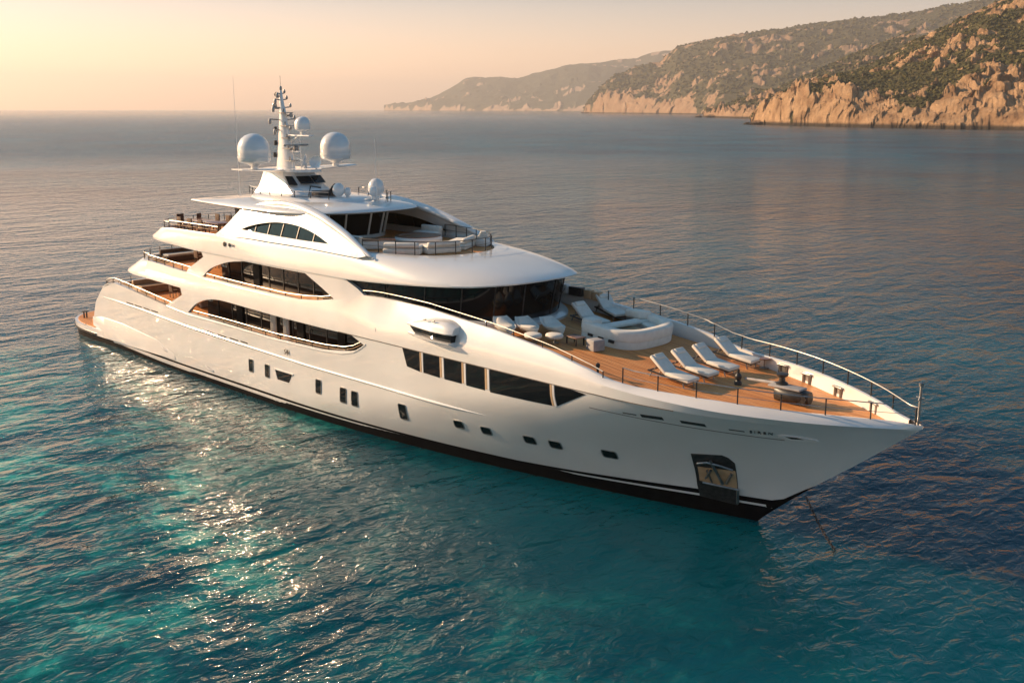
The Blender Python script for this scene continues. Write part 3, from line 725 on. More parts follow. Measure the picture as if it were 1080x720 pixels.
# mast
b = MB(); rings = []
for (z, xa, xb, th) in ((12.5, 20.95, 22.55, .34), (13.2, 21.1, 22.45, .30), (14.2, 21.25, 22.25, .24), (15.2, 21.38, 22.02, .18), (15.9, 21.45, 21.90, .14), (16.5, 21.45, 21.72, .10), (17.1, 21.50, 21.62, .06)):
    xm = (xa+xb)/2; rings.append([(xm+(xb-xa)*.54*math.cos(a), th*1.15*math.sin(a), z) for a in frange(0, 2*PI*15/16, 16)])
b.rings(rings); mast = b.build('radar_mast', M['white'], mh, angle=60)
def small(name, build, material=M['white'], parent=mast):
    b = MB(); build(b); return b.build(name, material, parent)
small('dome_bracket', lambda b: (b.box(21.9, 24.5, -.16, .16, 14.44, 14.52, bev=.03), b.tube([(22.0, 0, 14.0), (23.3, 0, 14.45)], .06)))
small('satellite_dome', lambda b: b.lathe([(.12, -.28), (.12, -.08), (.34, 0), (.44, .07), (.46, .30), (.43, .50), (.32, .68), (.16, .77), (.01, .79)], (23.65, 0, 14.78), 28))
small('radar_scanner', lambda b: (b.lathe([(.16, 0), (.16, .22), (.1, .26)], (22.9, 0, 13.6), 12), b.box(22.85, 22.95, -.85, .85, 13.86, 13.98, bev=.03)), M['steel'])
small('radar_bracket', lambda b: b.box(22.2, 23.2, -.1, .1, 13.52, 13.6, bev=.02))
def dish(b, c, r, ax):
    T = Matrix.Translation(c) @ Vector(ax).normalized().to_track_quat('Z', 'Y').to_matrix().to_4x4()
    b.lathe([(.01, 0), (r*.4, r*.04), (r*.75, r*.16), (r, r*.32), (r*1.01, r*.30), (r*.75, r*.10), (r*.3, -r*.04), (.01, -r*.06)], (0, 0, 0), 24, T)
small('dish_antenna', lambda b: (dish(b, (23.6, .15, 12.98), .44, (-.7, -.9, .45)), b.tube([(23.6, .15, 12.6), (23.6, .15, 12.95)], .07), b.tube([(23.6, .15, 12.98), (23.28, -.25, 13.2)], .03)))
small('dish_antenna', lambda b: (dish(b, (24.35, .35, 12.95), .36, (.6, -.9, .35)), b.tube([(24.35, .35, 12.58), (24.35, .35, 12.9)], .06)))
for (x, y, z, r) in ((21.35, -.12, 13.3, .1), (21.45, -.1, 14.0, .09), (21.5, -.1, 14.8, .09)):
    small('mast_lamp', lambda b: (b.tube([(x, y, z), (x-.28, y-.12, z)], .03), b.lathe([(r, -.12), (r*1.1, .0), (r, .16), (.02, .18)], (x-.3, y-.14, z), 12)), M['dark'])
for (x, z, L) in ((21.6, 14.75, .55), (21.6, 15.35, .85), (21.6, 16.05, .6), (21.55, 16.5, .4), (21.56, 16.85, .25)):
    small('yard_arm', lambda b: (b.tube([(x, -L, z+.06), (x, 0, z), (x, L, z+.06)], .035), b.lathe([(.06, 0), (.08, .1), (.05, .2), (.01, .22)], (x, L, z+.05), 10), b.lathe([(.08, -.25), (.1, -.1), (.06, .05), (.01, .07)], (x, -L, z+.02), 10)), M['steel'])
for z_ in (13.0, 13.7, 14.3, 15.0, 15.75): small('mast_bracket', lambda b: (b.box(22.0-(z_-13)*.14, 22.75-(z_-13)*.16, -.30, .30, z_, z_+.05), b.tube([(22.6-(z_-13)*.16, -.26, z_), (22.6-(z_-13)*.16, -.26, z_+.26)], .05, 6)), M['steel'])
small('horn', lambda b: b.tube([(21.8, .1, 15.6), (22.2, .12, 15.62), (22.35, .12, 15.62)], [.04, .06, .14], 10), M['steel'])
small('nav_light', lambda b: (b.lathe([(.07, 0), (.09, .1), (.07, .2), (.01, .24)], (21.57, 0, 17.08), 10), b.tube([(21.57, 0, 17.3), (21.57, 0, 17.9)], .015, 5)), M['steel'])
small('mast_camera', lambda b: (b.lathe([(.05, 0), (.13, .08), (.15, .2), (.1, .32), (.01, .36)], (21.15, -.2, 16.0), 12), b.tube([(21.5, 0, 16.0), (21.15, -.2, 16.02)], .03)), M['steel'])
small('mast_camera', lambda b: (b.lathe([(.04, 0), (.10, .06), (.12, .15), (.08, .24), (.01, .27)], (21.3, -.15, 16.7), 12), b.tube([(21.5, 0, 16.7), (21.3, -.15, 16.72)], .03)), M['dark'])
for (x, y, z0, z1) in ((19.6, -1.9, 10.9, 17.9), (29.8, .5, 11.0, 14.4), (20.6, 1.9, 11.0, 15.5)):
    b = MB(); b.tube([(x, y, z0), (x-.03, y, z0+.5), (x-.08, y, z1)], [.035, .02, .008], 6); b.build('whip_antenna', M['white2'], ht)
# domes on the hardtop
for (x, y, r) in ((27.7, -.55, .34), (28.7, 1.3, .46), (29.2, .75, .24), (28.0, -.15, .20)):
    b = MB(); b.lathe([(r*.5, -.30), (r*.45, -.12), (r*.85, 0), (r, r*.35), (r*1.0, r*.8), (r*.86, r*1.3), (r*.5, r*1.68), (.01, r*1.8)], (x, y, 11.38), 24); b.build('satellite_dome', M['white'], ht)
b = MB(); b.box(26.4, 27.2, -1.5, -.3, 11.1, 11.55, bev=.06); b.tube([(26.3, -1.6, 11.2), (26.4, -1.5, 11.8), (27.2, -1.4, 11.75)], .05); b.tube([(26.7, -.5, 11.4), (27.6, -.7, 11.9)], .08); b.build('searchlight', M['dark'], ht)

# ---- guard rails -------------------------------------------------------------------------------
def rail(name, path, h, posts, bars=(1.0, .5), material=M['chrome'], post_m=M['dark'], parent=ship, r=.020, up=(0, 0, 1)):
    b = MB()
    b.tube([(x, y, z+h) for x, y, z in path], r, 6); ro = b.build(name, material, parent)
    if len(bars) > 1:
        b = MB()
        for k in bars[1:]: b.tube([(x, y, z+h*k) for x, y, z in path], r*.55, 5)
        b.build('lower_bar', M['rail_low'] if material is M['chrome'] else material, ro)
    # posts at equal spacing along the path
    L = [0]
    for i in range(1, len(path)): L.append(L[-1]+math.dist(path[i-1], path[i]))
    for k in range(posts):
        s = L[-1]*k/(posts-1)
        i = max(j for j in range(len(L)) if L[j] <= s+1e-9); i = min(i, len(path)-2)
        t = (s-L[i])/(L[i+1]-L[i]) if L[i+1] > L[i] else 0
        p = [path[i][q]+(path[i+1][q]-path[i][q])*t for q in range(3)]
        c = MB(); c.tube([(p[0], p[1], p[2]-.02), (p[0], p[1], p[2]+h)], r*1.35, 6); c.build('rail_post', post_m, ro)
    return ro
def capn(x, ins=.1): return (x, half(x, zcap(x))-ins, zcap(x)+.05)
for sd in (-1, 1):
    def side_path(f, xa, xb, n=24): return [(x, sd*y, z) for x, y, z in (f(x) for x in frange(xa, xb, n))]
    rail('guard_rail', side_path(lambda x: capn(x), 5.2, 16.9), .32, 10, (1.0, .66, .33))
    rail('guard_rail', side_path(lambda x: capn(x), 17.0, 34.8), .30, 13, (1.0, .5))
    rail('guard_rail', side_path(lambda x: (x, Ys(x, ipl(x, UT))-.12, ipl(x, UT)), 12.0, 18.9), .36, 7, (1.0, .66, .33))
    rail('guard_rail', side_path(lambda x: (x, Ys(x, ipl(x, UT))-.12, ipl(x, UT)), 19.0, 32.4), .30, 10, (1.0, .66, .33))
    rail('guard_rail', side_path(lambda x: (x, Ys(x, 8.88)-.12, ztop_s(x)), 15.0, 20.9), .42, 5, (1.0, .5))
    rail('guard_rail', side_path(lambda x: (x, Ys(x, zs_(x))-.10, zs_(x)), 34.6, 50.2 if sd < 0 else 42.6), .24, 10 if sd < 0 else 5, (1.0,))
    if sd < 0: rail('guard_rail', side_path(lambda x: (x, max(.12, half(x, 5.0)-.37), zs_(x)), 51.0, 60.9, 40), .62, 8, (1.0, .5), M['steel'])
    else: rail('guard_rail', side_path(lambda x: (x, max(.12, (Ys(x, zs_(x)) if x < 49 else half(x, 5.0)-.27)-.12), zs_(x)), 43.3, 60.9, 60), .58, 13, (1.0,))
def arcp(xe, a, yv, z, n=2.3, N=24): return [(xe-a*abs(math.cos(ph))**(2/n), yv*math.copysign(abs(math.sin(ph))**(2/n), math.sin(ph)), z) for ph in frange(-PI/2, PI/2, N)]
rail('stern_rail', arcp(12.0, 3.25, 4.28*.985, 6.48), .42, 13, (1.0, .66, .33))
rail('stern_rail', arcp(15.0, 2.75, Ys(15, 8.88)-.12, 8.72), .45, 11, (1.0, .5))
rail('stern_rail', [(4.95-1.3*(1-(y/4)**2), y, 3.9) for y in frange(-4.0, 4.0, 16)], .40, 8, (1.0, .5))
pth = [(x, y) for x, y in selp(29, 8.95, 3.85, 2.6, 60, 31)]
pth = [p for p in pth if p[0] > 31.5]
rail('roof_guard_rail', [(x, y, 9.05) for x, y in pth], .62, 17, (1.0, .5), M['dark'], M['dark'])
rail('hardtop_rail', [(x, y, 11.12) for x, y in [(20.2, -1.6), (21.5, -2.15), (24, -2.4), (26.5, -2.2), (28.1, -1.5)]], .42, 8, (1.0, .5), M['steel'])
rail('hardtop_rail', [(x, y, 11.0) for x, y in [(25.5, 2.5), (27.5, 2.4), (29.2, 2.0), (30.1, 1.0)]], .5, 6, (1.0, .5), M['steel'])
b = MB(); b.tube([(60.95, 0, 5.0), (60.95, 0, 6.55)], .045); b.tube([(60.8, 0, 6.1), (61.1, 0, 6.1)], .03); b.lathe([(.08, 0), (.09, .12), (.01, .16)], (60.95, 0, 6.5), 10)
b.tube([(60.95, -.12, 6.0), (60.95, .12, 6.3)], .03); b.build('jackstaff', M['steel'], ship)

# ---- wing station pod on the side ------------------------------------------------------------------
for sd in (-1, 1):
    b = MB(); rings = []
    for i in range(21):
        t = i/20; x = 38.1+3.75*t
        wd = .55*min(1, (t*1.5+.02))**.7*(1 if t < .93 else ip(t, [.93, 1], [1, .8]))
        zt = 6.02+.66*max(0,math.sin(PI*min(1, .04+.60*t)))**.9*(1 if t < .85 else ip(t, [.85, 1], [1, .80])); zb_ = 6.12+.02*t
        yb = Ys(x, 6.2)-.1
        rings.append([(x, sd*yb, zb_), (x, sd*(yb+.1+wd), zb_), (x, sd*(yb+.12+wd*1.02), zb_+.05)]+[(x, sd*(yb+.1+wd*max(0,math.cos(a))**.8), zb_+.05+(zt-zb_-.05)*math.sin(a)**.9) for a in frange(.15, PI/2, 7)]+[(x, sd*yb, zt+.03)])
    b.rings(rings); pod = b.build('wing_station', M['white'], ship, angle=45)
    b = MB(); rings = []
    for i in range(13):
        t = i/12; x = 38.3+3.45*t; wd = .50*min(1, (t*1.5+.02))**.7; yb = Ys(x, 6.02)-.1
        rings.append([(x, sd*yb, 6.13), (x, sd*(yb+.06+wd), 6.13), (x, sd*(yb+.04+wd*.94), 5.80-.0*t), (x, sd*yb, 5.78)])
    b.rings(rings); b.build('pod_window', M['glass'], pod)
    b = MB(); rings = []
    for i in range(13):
        t = i/12; x = 38.3+3.5*t; wd = .52*min(1, (t*1.5+.02))**.7; yb = Ys(x, 5.7)-.08
        rings.append([(x, sd*yb, 5.80), (x, sd*(yb+.06+wd), 5.80), (x, sd*(yb+.05+wd), 5.74), (x, sd*(yb+wd*.5), 5.60), (x, sd*yb, 5.50)])
    b.rings(rings); b.build('pod_base', M['white'], pod)
    for x in (39.9, 40.5):
        b = MB(); b.tube([(x, sd*4.9, 6.62), (x+.16, sd*4.9, 6.64)], .035, 6); b.build('cleat', M['dark'], pod)

# ---- markings ---------------------------------------------------------------------------------------
def text(body, size, x, z, side, parent, name='name_lettering', material=M['dark'], yfun=half, sp=1.0):
    cu = bpy.data.curves.new(name, 'FONT'); cu.body = body; cu.size = size; cu.extrude = .01; cu.space_character = sp; cu.align_x = 'LEFT'
    o = bpy.data.objects.new(name, cu); C.objects.link(o); cu.materials.append(material)
    x2 = x+size*.6*len(body)*side*-1
    y0 = yfun(x, z); y1 = yfun(x+1.0, z); dy = -(y1-y0)                    # hull runs inboard going forward
    dz = yfun(x, z+.3)-yfun(x, z)
    ex = Vector((1, side*(y1-y0), 0)).normalized()*(1 if side < 0 else -1)
    up = Vector((0, side*dz, .3)).normalized(); ez_ = ex.cross(up).normalized(); up = ez_.cross(ex)
    Mx = Matrix((ex, up, ez_)).transposed().to_4x4(); Mx.translation = Vector((x, side*(y0+.05), z))
    me = bpy.data.meshes.new_from_object(o); bpy.data.objects.remove(o); o = bpy.data.objects.new(name, me); C.objects.link(o)
    o.parent = parent; o.matrix_basis = Mx
    return o
text('SIREN', .24, 55.78, 4.24, -1, hull, sp=1.5)
text('SIREN', .24, 56.9, 4.24, 1, hull, sp=1.5)
text('54', .42, 27.9, 2.98, -1, hull, 'hull_number')
text('54', .42, 28.5, 2.98, 1, hull, 'hull_number')
for sd in (-1, 1):
    for k, r in ((0, .14), (.55, .11), (.9, .08)):
        b = MB(); T = Matrix.Translation((21.9+k, sd*(Ys(22, 8.5)+.035), 8.42)) @ Matrix.Rotation(PI/2, 4, 'X')
        b.lathe([(r, -.012), (r, .012), (r*.6, .02)], (0, 0, 0), 16, T); b.build('emblem', M['dark'] if k < .8 else M['steel'], ship)

# ================================================================ objects on deck
def cushion(b, x0, x1, y0, y1, z0, z1, T=None, bev=.045): b.box(x0, x1, y0, y1, z0, z1, T, bev)
deck_slope = lambda x: -math.atan((zd(x+.5)-zd(x-.5)))
def make_lounger(label, loc, rz, group, back=42):
    r = empty('sun_lounger', loc, rz, label, 'sun lounger', group, ry=0)
    b = MB()
    for y in (-.36, .36): b.box(-1.0, 1.0, y-.03, y+.03, .22, .28)
    for x in (-.95, -.3, .3, .95): b.box(x-.03, x+.03, -.36, .36, .225, .27)
    b.build('frame', M['dark'], r, smooth=False)
    for (x, y) in ((-.8, -.34), (-.8, .34), (.75, -.34), (.75, .34)):
        b = MB(); b.tube([(x, y, .24), (x+(.1 if x > 0 else -.1), y, 0)], .028, 6); b.build('leg', M['steel'], r)
    T = Matrix.Translation((-.18, 0, .33)) @ Matrix.Rotation(R(180-back), 4, 'Y') @ Matrix.Rotation(PI, 4, 'X')
    T = Matrix.Translation((-.18, 0, .30)) @ Matrix.Rotation(R(back), 4, 'Y')
    b = MB(); b.box(-.92, 0, -.345, .345, -.04, 0, T); b.build('backrest', M['wood'], r, smooth=False)
    b = MB(); cushion(b, -.96, .02, -.40, .40, .0, .15, T); b.build('back_cushion', M['cream'], r)
    b = MB(); cushion(b, -.16, 1.04, -.40, .40, .28, .43); b.build('seat_cushion', M['cream'], r)
    b = MB(); cushion(b, -.93, -.66, -.28, .28, .12, .21, T, .04); b.build('head_pillow', M['cream'], r)
    b = MB(); b.tube([(-.75, -.32, .24), (-.62, -.32, .62)], .02, 5); b.tube([(-.75, .32, .24), (-.62, .32, .62)], .02, 5); b.build('prop', M['steel'], r)
    return r
spots = [(51.30, -1.40, 'cream sun lounger nearest the starboard rail in the foredeck row of four'), (51.30, .02, 'second cream lounger from the starboard rail in the foredeck row'),
         (51.35, 1.46, 'third cream lounger from the starboard rail in the foredeck row'), (51.30, 3.22, 'cream lounger against the port bulwark in the foredeck row of four')]
L0 = None
for i, (x, y, lb) in enumerate(spots):
    if L0 is None: L0 = o = make_lounger(lb, (x, y, zd(x)+.03), 0, 'sun loungers in a row on the foredeck', 31)
    else: o = copy_tree(L0, None, (x, y, zd(x)+.03), 0, lb)
    o.rotation_euler[1] = deck_slope(x)
for (x, y, rz, lb) in ((44.15, 1.75, R(-8), 'cream sun lounger beside the aft cushion of the round sofa'), (43.7, 3.9, R(-20), 'cream sun lounger turned aslant behind the round sofa near the port bulwark')):
    o = copy_tree(L0, None, (x, y, zd(x)+.03), rz, lb); o['group'] = 'sun loungers behind the round sofa'; o.rotation_euler[1] = deck_slope(x)

# round sofa on the foredeck
def sofa():
    cx, cy = 46.1, 1.72
    r = empty('round_sofa', (cx, cy, zd(46.2)), 0, 'large cream curved sofa around a low table on the teak foredeck', 'sofa')
    a, bb, n = 2.05, 2.1, 3.0
    def path(ka, off):
        pts = []
        for i in range(61):
            ph = R(-100)+R(200)*i/60
            c_, s_ = math.cos(ph), math.sin(ph)
            pts.append(((a-off)*math.copysign(abs(c_)**(2/n), c_), (bb-off)*math.copysign(abs(s_)**(2/n), s_)))
        return pts
    def band(name, o0, o1, z0, z1, m_, bev=.06, parent=r):
        pa, pb, pa2, pb2 = path(0, o0), path(0, o1), path(0, o0+bev), path(0, o1-bev)
        rings = [[(pa[i][0], pa[i][1], z0), (pa[i][0], pa[i][1], z1-bev), (pa2[i][0], pa2[i][1], z1), (pb2[i][0], pb2[i][1], z1), (pb[i][0], pb[i][1], z1-bev), (pb[i][0], pb[i][1], z0)] for i in range(61)]
        b = MB(); b.rings(rings); return b.build(name, m_, parent, angle=50)
    band('base', 0.0, .95, .04, .42, M['cream'])
    band('backrest', -.01, .50, .40, .84, M['cream'], .08)
    band('seat_cushion', .42, .98, .42, .54, M['cream'])
    b = MB(); b.prism([(x*.975, y*.97) for x, y in path(0, 0)]+[], -.18, .05); b.build('plinth', M['dark'], r)
    for x in (-.1, .5, 1.1):
        b = MB(); b.box(x-.14, x+.14, -bb-.03, -bb+.06, .30, .42); b.build('cup_recess', M['dark'], r, smooth=False)
    b = MB(); b.rings([[(.55+.85*math.cos(t)*k, .75*math.sin(t)*k, z) for t in frange(0, 2*PI*31/32, 32)] for z, k in ((.05, .25), (.30, .3), (.33, 1.0), (.38, 1.03), (.40, 1.0))]); b.build('table', M['tan'], r)
    b = MB(); cushion(b, -.85, -.15, -1.98, -1.2, .42, .95, None, .14); b.build('bolster', M['cream'], r)
    T = Matrix.Rotation(R(84), 4, 'Z'); b = MB(); cushion(b, -1.3, 1.7, -.15, .35, .45, .62, T, .07); b.build('bench_cushion', M['cream'], r)
    T = Matrix.Translation((-.35, 1.75, .5)) @ Matrix.Rotation(R(-25), 4, 'Z') @ Matrix.Rotation(R(-12), 4, 'Y'); b = MB(); cushion(b, -.9, .6, -.35, .35, .0, .4, T, .12); b.build('bolster', M['cream'], r)
    r.rotation_euler[1] = deck_slope(46.2)
    return r
sofa()
# lounge chairs: soft egg shells
def make_egg(label, loc, rz):
    r = empty('lounge_chair', loc, rz, label, 'lounge chair', 'padded lounge chairs beside the starboard rail')
    b = MB(); rings = []
    for i in range(15):
        t = i/14; x = -.75+1.45*t; wd = .48*max(0,math.sin(PI*min(1, .18+.78*t)))**.6; zc = .34+.40*max(0, (.5-t)*1.6)**1.3; th = .16
        rings.append([(x, wd*math.cos(a), zc+th*(math.sin(a) if math.sin(a) < 0 else math.sin(a)*.55)+.10*math.cos(a)**4) for a in frange(0, 2*PI*15/16, 16)])
    b.rings(rings); b.build('shell', M['cream'], r, angle=60)
    b = MB(); rings = []
    for i in range(11):
        t = i/10; x = -.55+1.15*t; wd = .36*max(0,math.sin(PI*min(1, .15+.8*t)))**.6; zc = .44+.32*max(0, (.45-t)*1.7)**1.3
        rings.append([(x, wd*math.cos(a), zc+.07*math.sin(a)) for a in frange(0, 2*PI*11/12, 12)])
    b.rings(rings); b.build('seat_pad', M['cream'], r, angle=60)
    b = MB(); b.lathe([(.26, 0), (.26, .04), (.06, .07), (.06, .26)], (0, 0, 0), 16); b.build('base', M['steel'], r)
    return r
E0 = make_egg('cream padded lounge chair farthest aft beside the starboard rail', (43.25, -2.95, zd(43.25)+.03), R(-25))
copy_tree(E0, None, (43.8, -2.05, zd(43.8)+.03), R(-20), 'cream padded lounge chair between two others below the bridge windows')
copy_tree(E0, None, (44.4, -1.0, zd(44.4)+.03), R(-15), 'cream padded lounge chair nearest the centre of the foredeck')
def make_stool(label, loc):
    r = empty('footstool', loc, 0, label, 'footstool', 'cream footstools in front of the lounge chairs')
    b = MB(); rings = [[(.42*k*math.cos(t), .36*k*math.sin(t), z) for t in frange(0, 2*PI*19/20, 20)] for z, k in ((.22, .8), (.25, .97), (.33, 1.03), (.40, .97), (.43, .8), (.44, .02))]
    b.rings(rings); b.build('cushion', M['cream'], r, angle=60)
    b = MB(); b.lathe([(.2, 0), (.2, .03), (.05, .06), (.05, .23)], (0, 0, 0), 14); b.build('base', M['steel'], r); return r
S0 = make_stool('cream footstool in front of the aft lounge chair by the starboard rail', (44.75, -2.75, zd(44.75)+.03))
copy_tree(S0, None, (45.3, -1.95, zd(45.3)+.03), 0, 'cream footstool next to the low wooden table by the starboard rail')
def table(name, label, cat, loc, sx, sy, h, m_top, rz=0, m_leg=M['dark']):
    r = empty(name, loc, rz, label, cat)
    b = MB(); b.box(-sx/2, sx/2, -sy/2, sy/2, h-.05, h, bev=.012); b.build('table_top', m_top, r)
    for x in (-1, 1):
        for y in (-1, 1):
            b = MB(); b.box(x*(sx/2-.08)-.025, x*(sx/2-.08)+.025, y*(sy/2-.08)-.025, y*(sy/2-.08)+.025, 0, h-.05); b.build('leg', m_leg, r, smooth=False)
    return r
t_ = table('coffee_table', 'low dark wooden table beside the starboard end of the round sofa', 'table', (46.0, -1.35, zd(46.0)+.05), .8, .6, .38, M['wood'], R(-10))
r = empty('storage_box', (47.0, -1.15, zd(47)+.03), R(-15), 'small grey padded cube beside the round sofa', 'pouf')
b = MB(); b.box(-.3, .3, -.3, .3, 0, .5, bev=.05); b.build('cover', M['grey_fabric'], r)
b = MB(); b.box(-.36, -.3, -.2, .2, .08, .42); b.build('side_panel', M['dark'], r)

# folded towel roll and book-like things beside the last lounger
r = empty('side_table', (52.45, 3.75, zd(52.5)+.03), 0, 'small round steel side table at the foot of the portmost lounger', 'side table')
b = MB(); b.lathe([(.28, .40), (.30, .42), (.30, .45), (.02, .46)], (0, 0, 0), 20); b.build('table_top', M['wood'], r)
b = MB(); b.lathe([(.2, 0), (.2, .02), (.03, .04), (.03, .41)], (0, 0, 0), 12); b.build('pedestal', M['steel'], r)

# deck gear that is bolted to the yacht
zb = zd(55.8)+.04
cr = empty('deck_crane', (0, 0, 0)); cr.parent = ship
b = MB(); rings = []
for i in range(13):
    t = i/12; x = 55.15+1.45*t; wd = .40*math.sin(PI*(.12+.80*t))**.5; rings.append([(x, .25+wd*math.cos(a), zb+.34+(.30-.06*t)*max(-1, min(1, 1.25*math.sin(a)))) for a in frange(0, 2*PI*15/16, 16)])
b.rings(rings); b.build('gear_housing', M['dark'], cr, angle=60)
b = MB(); b.box(54.9, 56.3, -.05, .55, zb+.58, zb+.66, bev=.03); b.build('cover_plate', M['grey_fabric'], cr)
b = MB(); b.lathe([(.24, 0), (.24, .08), (.13, .14), (.12, .30), (.22, .36), (.24, .44), (.05, .48)], (55.3, .35, zb+.64), 18); b.build('capstan_drum', M['dark'], cr)
b = MB(); b.tube([(54.95, .45, zb+.62), (53.4, .75, zd(53.4)+.35)], [.07, .05], 8); b.build('boom', M['grey_fabric'], cr)
b = MB(); b.tube([(56.35, -.05, zb+.3), (56.35, .55, zb+.3)], [.22, .22], 14); b.build('chain_wheel', M['dark'], cr)
b = MB(); b.lathe([(.16, 0), (.16, .1), (.10, .2), (.15, .32), (.13, .42), (.05, .50), (.06, .62), (.02, .66)], (53.14, .62, zd(53.14)+.04), 14); b.build('boom_rest', M['dark'], cr)
for (x, off) in ((53.4, .50), (54.75, .50), (56.55, .50), (58.6, .46)):
    for sd in (1, -1):
        y = half(x, 5.0)-off-.05
        b = MB(); T = Matrix.Translation((x, sd*y, zd(x))) @ Matrix.Rotation(math.atan2(half(x+.5, 5)-half(x-.5, 5), 1)*sd, 4, 'Z')
        b.tube([(-.18, 0, 0), (-.18, 0, .42)], .06, 8, T); b.tube([(.18, 0, 0), (.18, 0, .42)], .06, 8, T); b.box(-.30, .30, -.09, .09, .36, .44, T, .03)
        b.box(-.28, .28, .02*sd, .10*sd, .03, .38, T)
        b.build('mooring_bollard', M['steel'], ship)
for (x, w_) in ((40.6, .5), (41.4, .85), (42.2, .45), (42.75, .45)):
    y = Ys(x, zs_(x))-.32
    b = MB(); b.box(x-w_/2, x+w_/2, y-.12, y+.18, zs_(x)-.02, zs_(x)+.42, bev=.02); b.build('rail_locker', M['tan'] if w_ < .48 else (M['dark'] if w_ > .6 else M['white2']), ship)
for (x, y) in ((43.3, 2.6), (49.2, -3.6)):
    b = MB(); b.lathe([(.05, 0), (.05, .35), (.09, .38), (.09, .5), (.02, .55)], (x, y, zd(x)), 10); b.build('deck_light', M['dark'], ship)

# ---- upper forward lounge on the bridge roof
for i, (x, y, rz, lb) in enumerate(((35.3, -2.2, R(-55), 'white covered sunpad at the starboard front corner of the bridge roof'), (36.2, -.6, R(-15), 'white covered sunpad at the front centre of the bridge roof'), (35.7, 1.3, R(30), 'white covered sunpad at the port front corner of the bridge roof'))):
    r = empty('sunpad', (x, y, 8.94), rz, lb, 'sunpad', 'white sunpads inside the front rail of the bridge roof')
    b = MB(); cushion(b, -.55, .55, -.95, .95, 0, .30, None, .08); b.build('base', M['grey_fabric'] if False else M['cream'], r)
    b = MB(); cushion(b, -.55, .5, -.92, .92, .30, .42, None, .06); b.build('mattress', M['cream'], r)
    b = MB(); cushion(b, .3, .58, -.9, .9, .36, .60, None, .1); b.build('bolster', M['cream'], r)
r = empty('bar_counter', (32.6, -2.3, 8.94), R(-35), 'long white curved counter on the starboard side of the bridge roof', 'counter')
b = MB(); b.box(-.4, .4, -1.3, 1.3, 0, .46, bev=.08); b.build('body', M['white2'], r); b = MB(); b.box(-.46, .46, -1.35, 1.35, .46, .52, bev=.02); b.build('counter_top', M['wood'], r)
r = empty('spa_tub', (33.0, .7, 8.94), 0, 'round white spa tub with wooden rim in the middle of the bridge roof', 'spa tub')
b = MB(); b.lathe([(1.25, 0), (1.28, .35), (1.2, .45), (1.0, .47), (.95, .3), (.02, .28)], (0, 0, 0), 36); b.build('shell', M['white2'], r)
b = MB(); b.lathe([(1.22, .46), (1.24, .49), (1.02, .495), (1.0, .47)], (0, 0, 0), 36); b.build('rim', M['wood'], r)
r = empty('towel_pile', (36.0, 2.6, 8.94), R(20), 'heap of cream towels on a stand by the port front rail of the bridge roof', 'towels')
b = MB(); b.box(-.3, .3, -.3, .3, 0, .4, bev=.04); b.build('stand', M['white2'], r)
b = MB()
for k in range(5): b.box(-.26+.03*k, .24-.02*k, -.24, .22-.03*k, .4+.08*k, .48+.08*k, Matrix.Rotation(.12*k, 4, 'Z'), .035)
b.build('towel', M['cream'], r)
for i, (x, y) in enumerate(((32.0, -2.6), (31.3, 2.8))):
    r = empty('deck_sofa', (x, y, 8.94), R(-90 if y < 0 else 90), ('white low sofa along the starboard edge of the bridge roof' if y < 0 else 'white low sofa along the port edge of the bridge roof'), 'sofa')
    b = MB(); cushion(b, -.4, .4, -.8, .8, 0, .4, None, .06); b.build('seat', M['cream'], r)
    b = MB(); cushion(b, .2, .45, -.8, .8, .35, .7, None, .06); b.build('backrest', M['cream'], r)

# ---- aft decks: chairs, tables, sofas
def make_chair(label, loc, rz, group):
    r = empty('dining_chair', loc, rz, label, 'chair', group)
    b = MB(); b.box(-.25, .25, -.25, .25, .40, .50, bev=.03); b.build('seat', M['brown'], r)
    b = MB(); b.box(-.27, -.20, -.25, .25, .48, 1.02, bev=.025); b.build('backrest', M['brown'], r)
    for x in (-.22, .22):
        for y in (-.22, .22):
            b = MB(); b.box(x-.02, x+.02, y-.02, y+.02, 0, .42); b.build('leg', M['dark'], r, smooth=False)
    return r
cpos = [(13.0, -2.3, 0), (13.6, -1.2, 30), (14.6, -3.1, 90), (15.9, -3.1, 90), (17.2, -3.1, 90), (14.6, -.9, -90), (15.9, -.9, -90), (17.2, -.9, -90), (18.5, -2.0, 180)]
cn = ['aftmost brown chair on the sun deck behind the stern rail', 'brown chair turned half round at the aft end of the sun deck table', 'aft brown chair on the starboard side of the sun deck table', 'middle brown chair on the starboard side of the sun deck table',
      'forward brown chair on the starboard side of the sun deck table', 'aft brown chair on the port side of the sun deck table', 'middle brown chair on the port side of the sun deck table', 'forward brown chair on the port side of the sun deck table', 'brown chair at the forward head of the sun deck table']
ch0 = None
for (x, y, a), lb in zip(cpos, cn):
    if ch0 is None: ch0 = make_chair(lb, (x, y, 8.37), R(a), 'brown dining chairs on the sun deck')
    else: copy_tree(ch0, None, (x, y, 8.37), R(a), lb)
table('dining_table', 'long wooden dining table among brown chairs on the sun deck', 'table', (15.9, -2.0, 8.37), 4.0, 1.1, .76, M['wood'])
for i, (x, y) in enumerate(((14.2, 2.0), (17.0, 1.4), (19.6, -2.6))):
    r = empty('closed_parasol', (x, y, 8.37), 0, ['closed dark parasol near the aft port corner of the sun deck', 'closed dark parasol on the port side of the sun deck', 'closed dark parasol close to the starboard side wing on the sun deck'][i], 'parasol', 'closed parasols on the sun deck')
    b = MB(); b.tube([(0, 0, 0), (0, 0, 1.55)], .025, 6); b.build('pole', M['steel'], r)
    b = MB(); b.lathe([(.03, .45), (.11, .6), (.09, 1.0), (.05, 1.35), (.01, 1.5)], (0, 0, 0), 10); b.build('canopy', M['brown'], r)
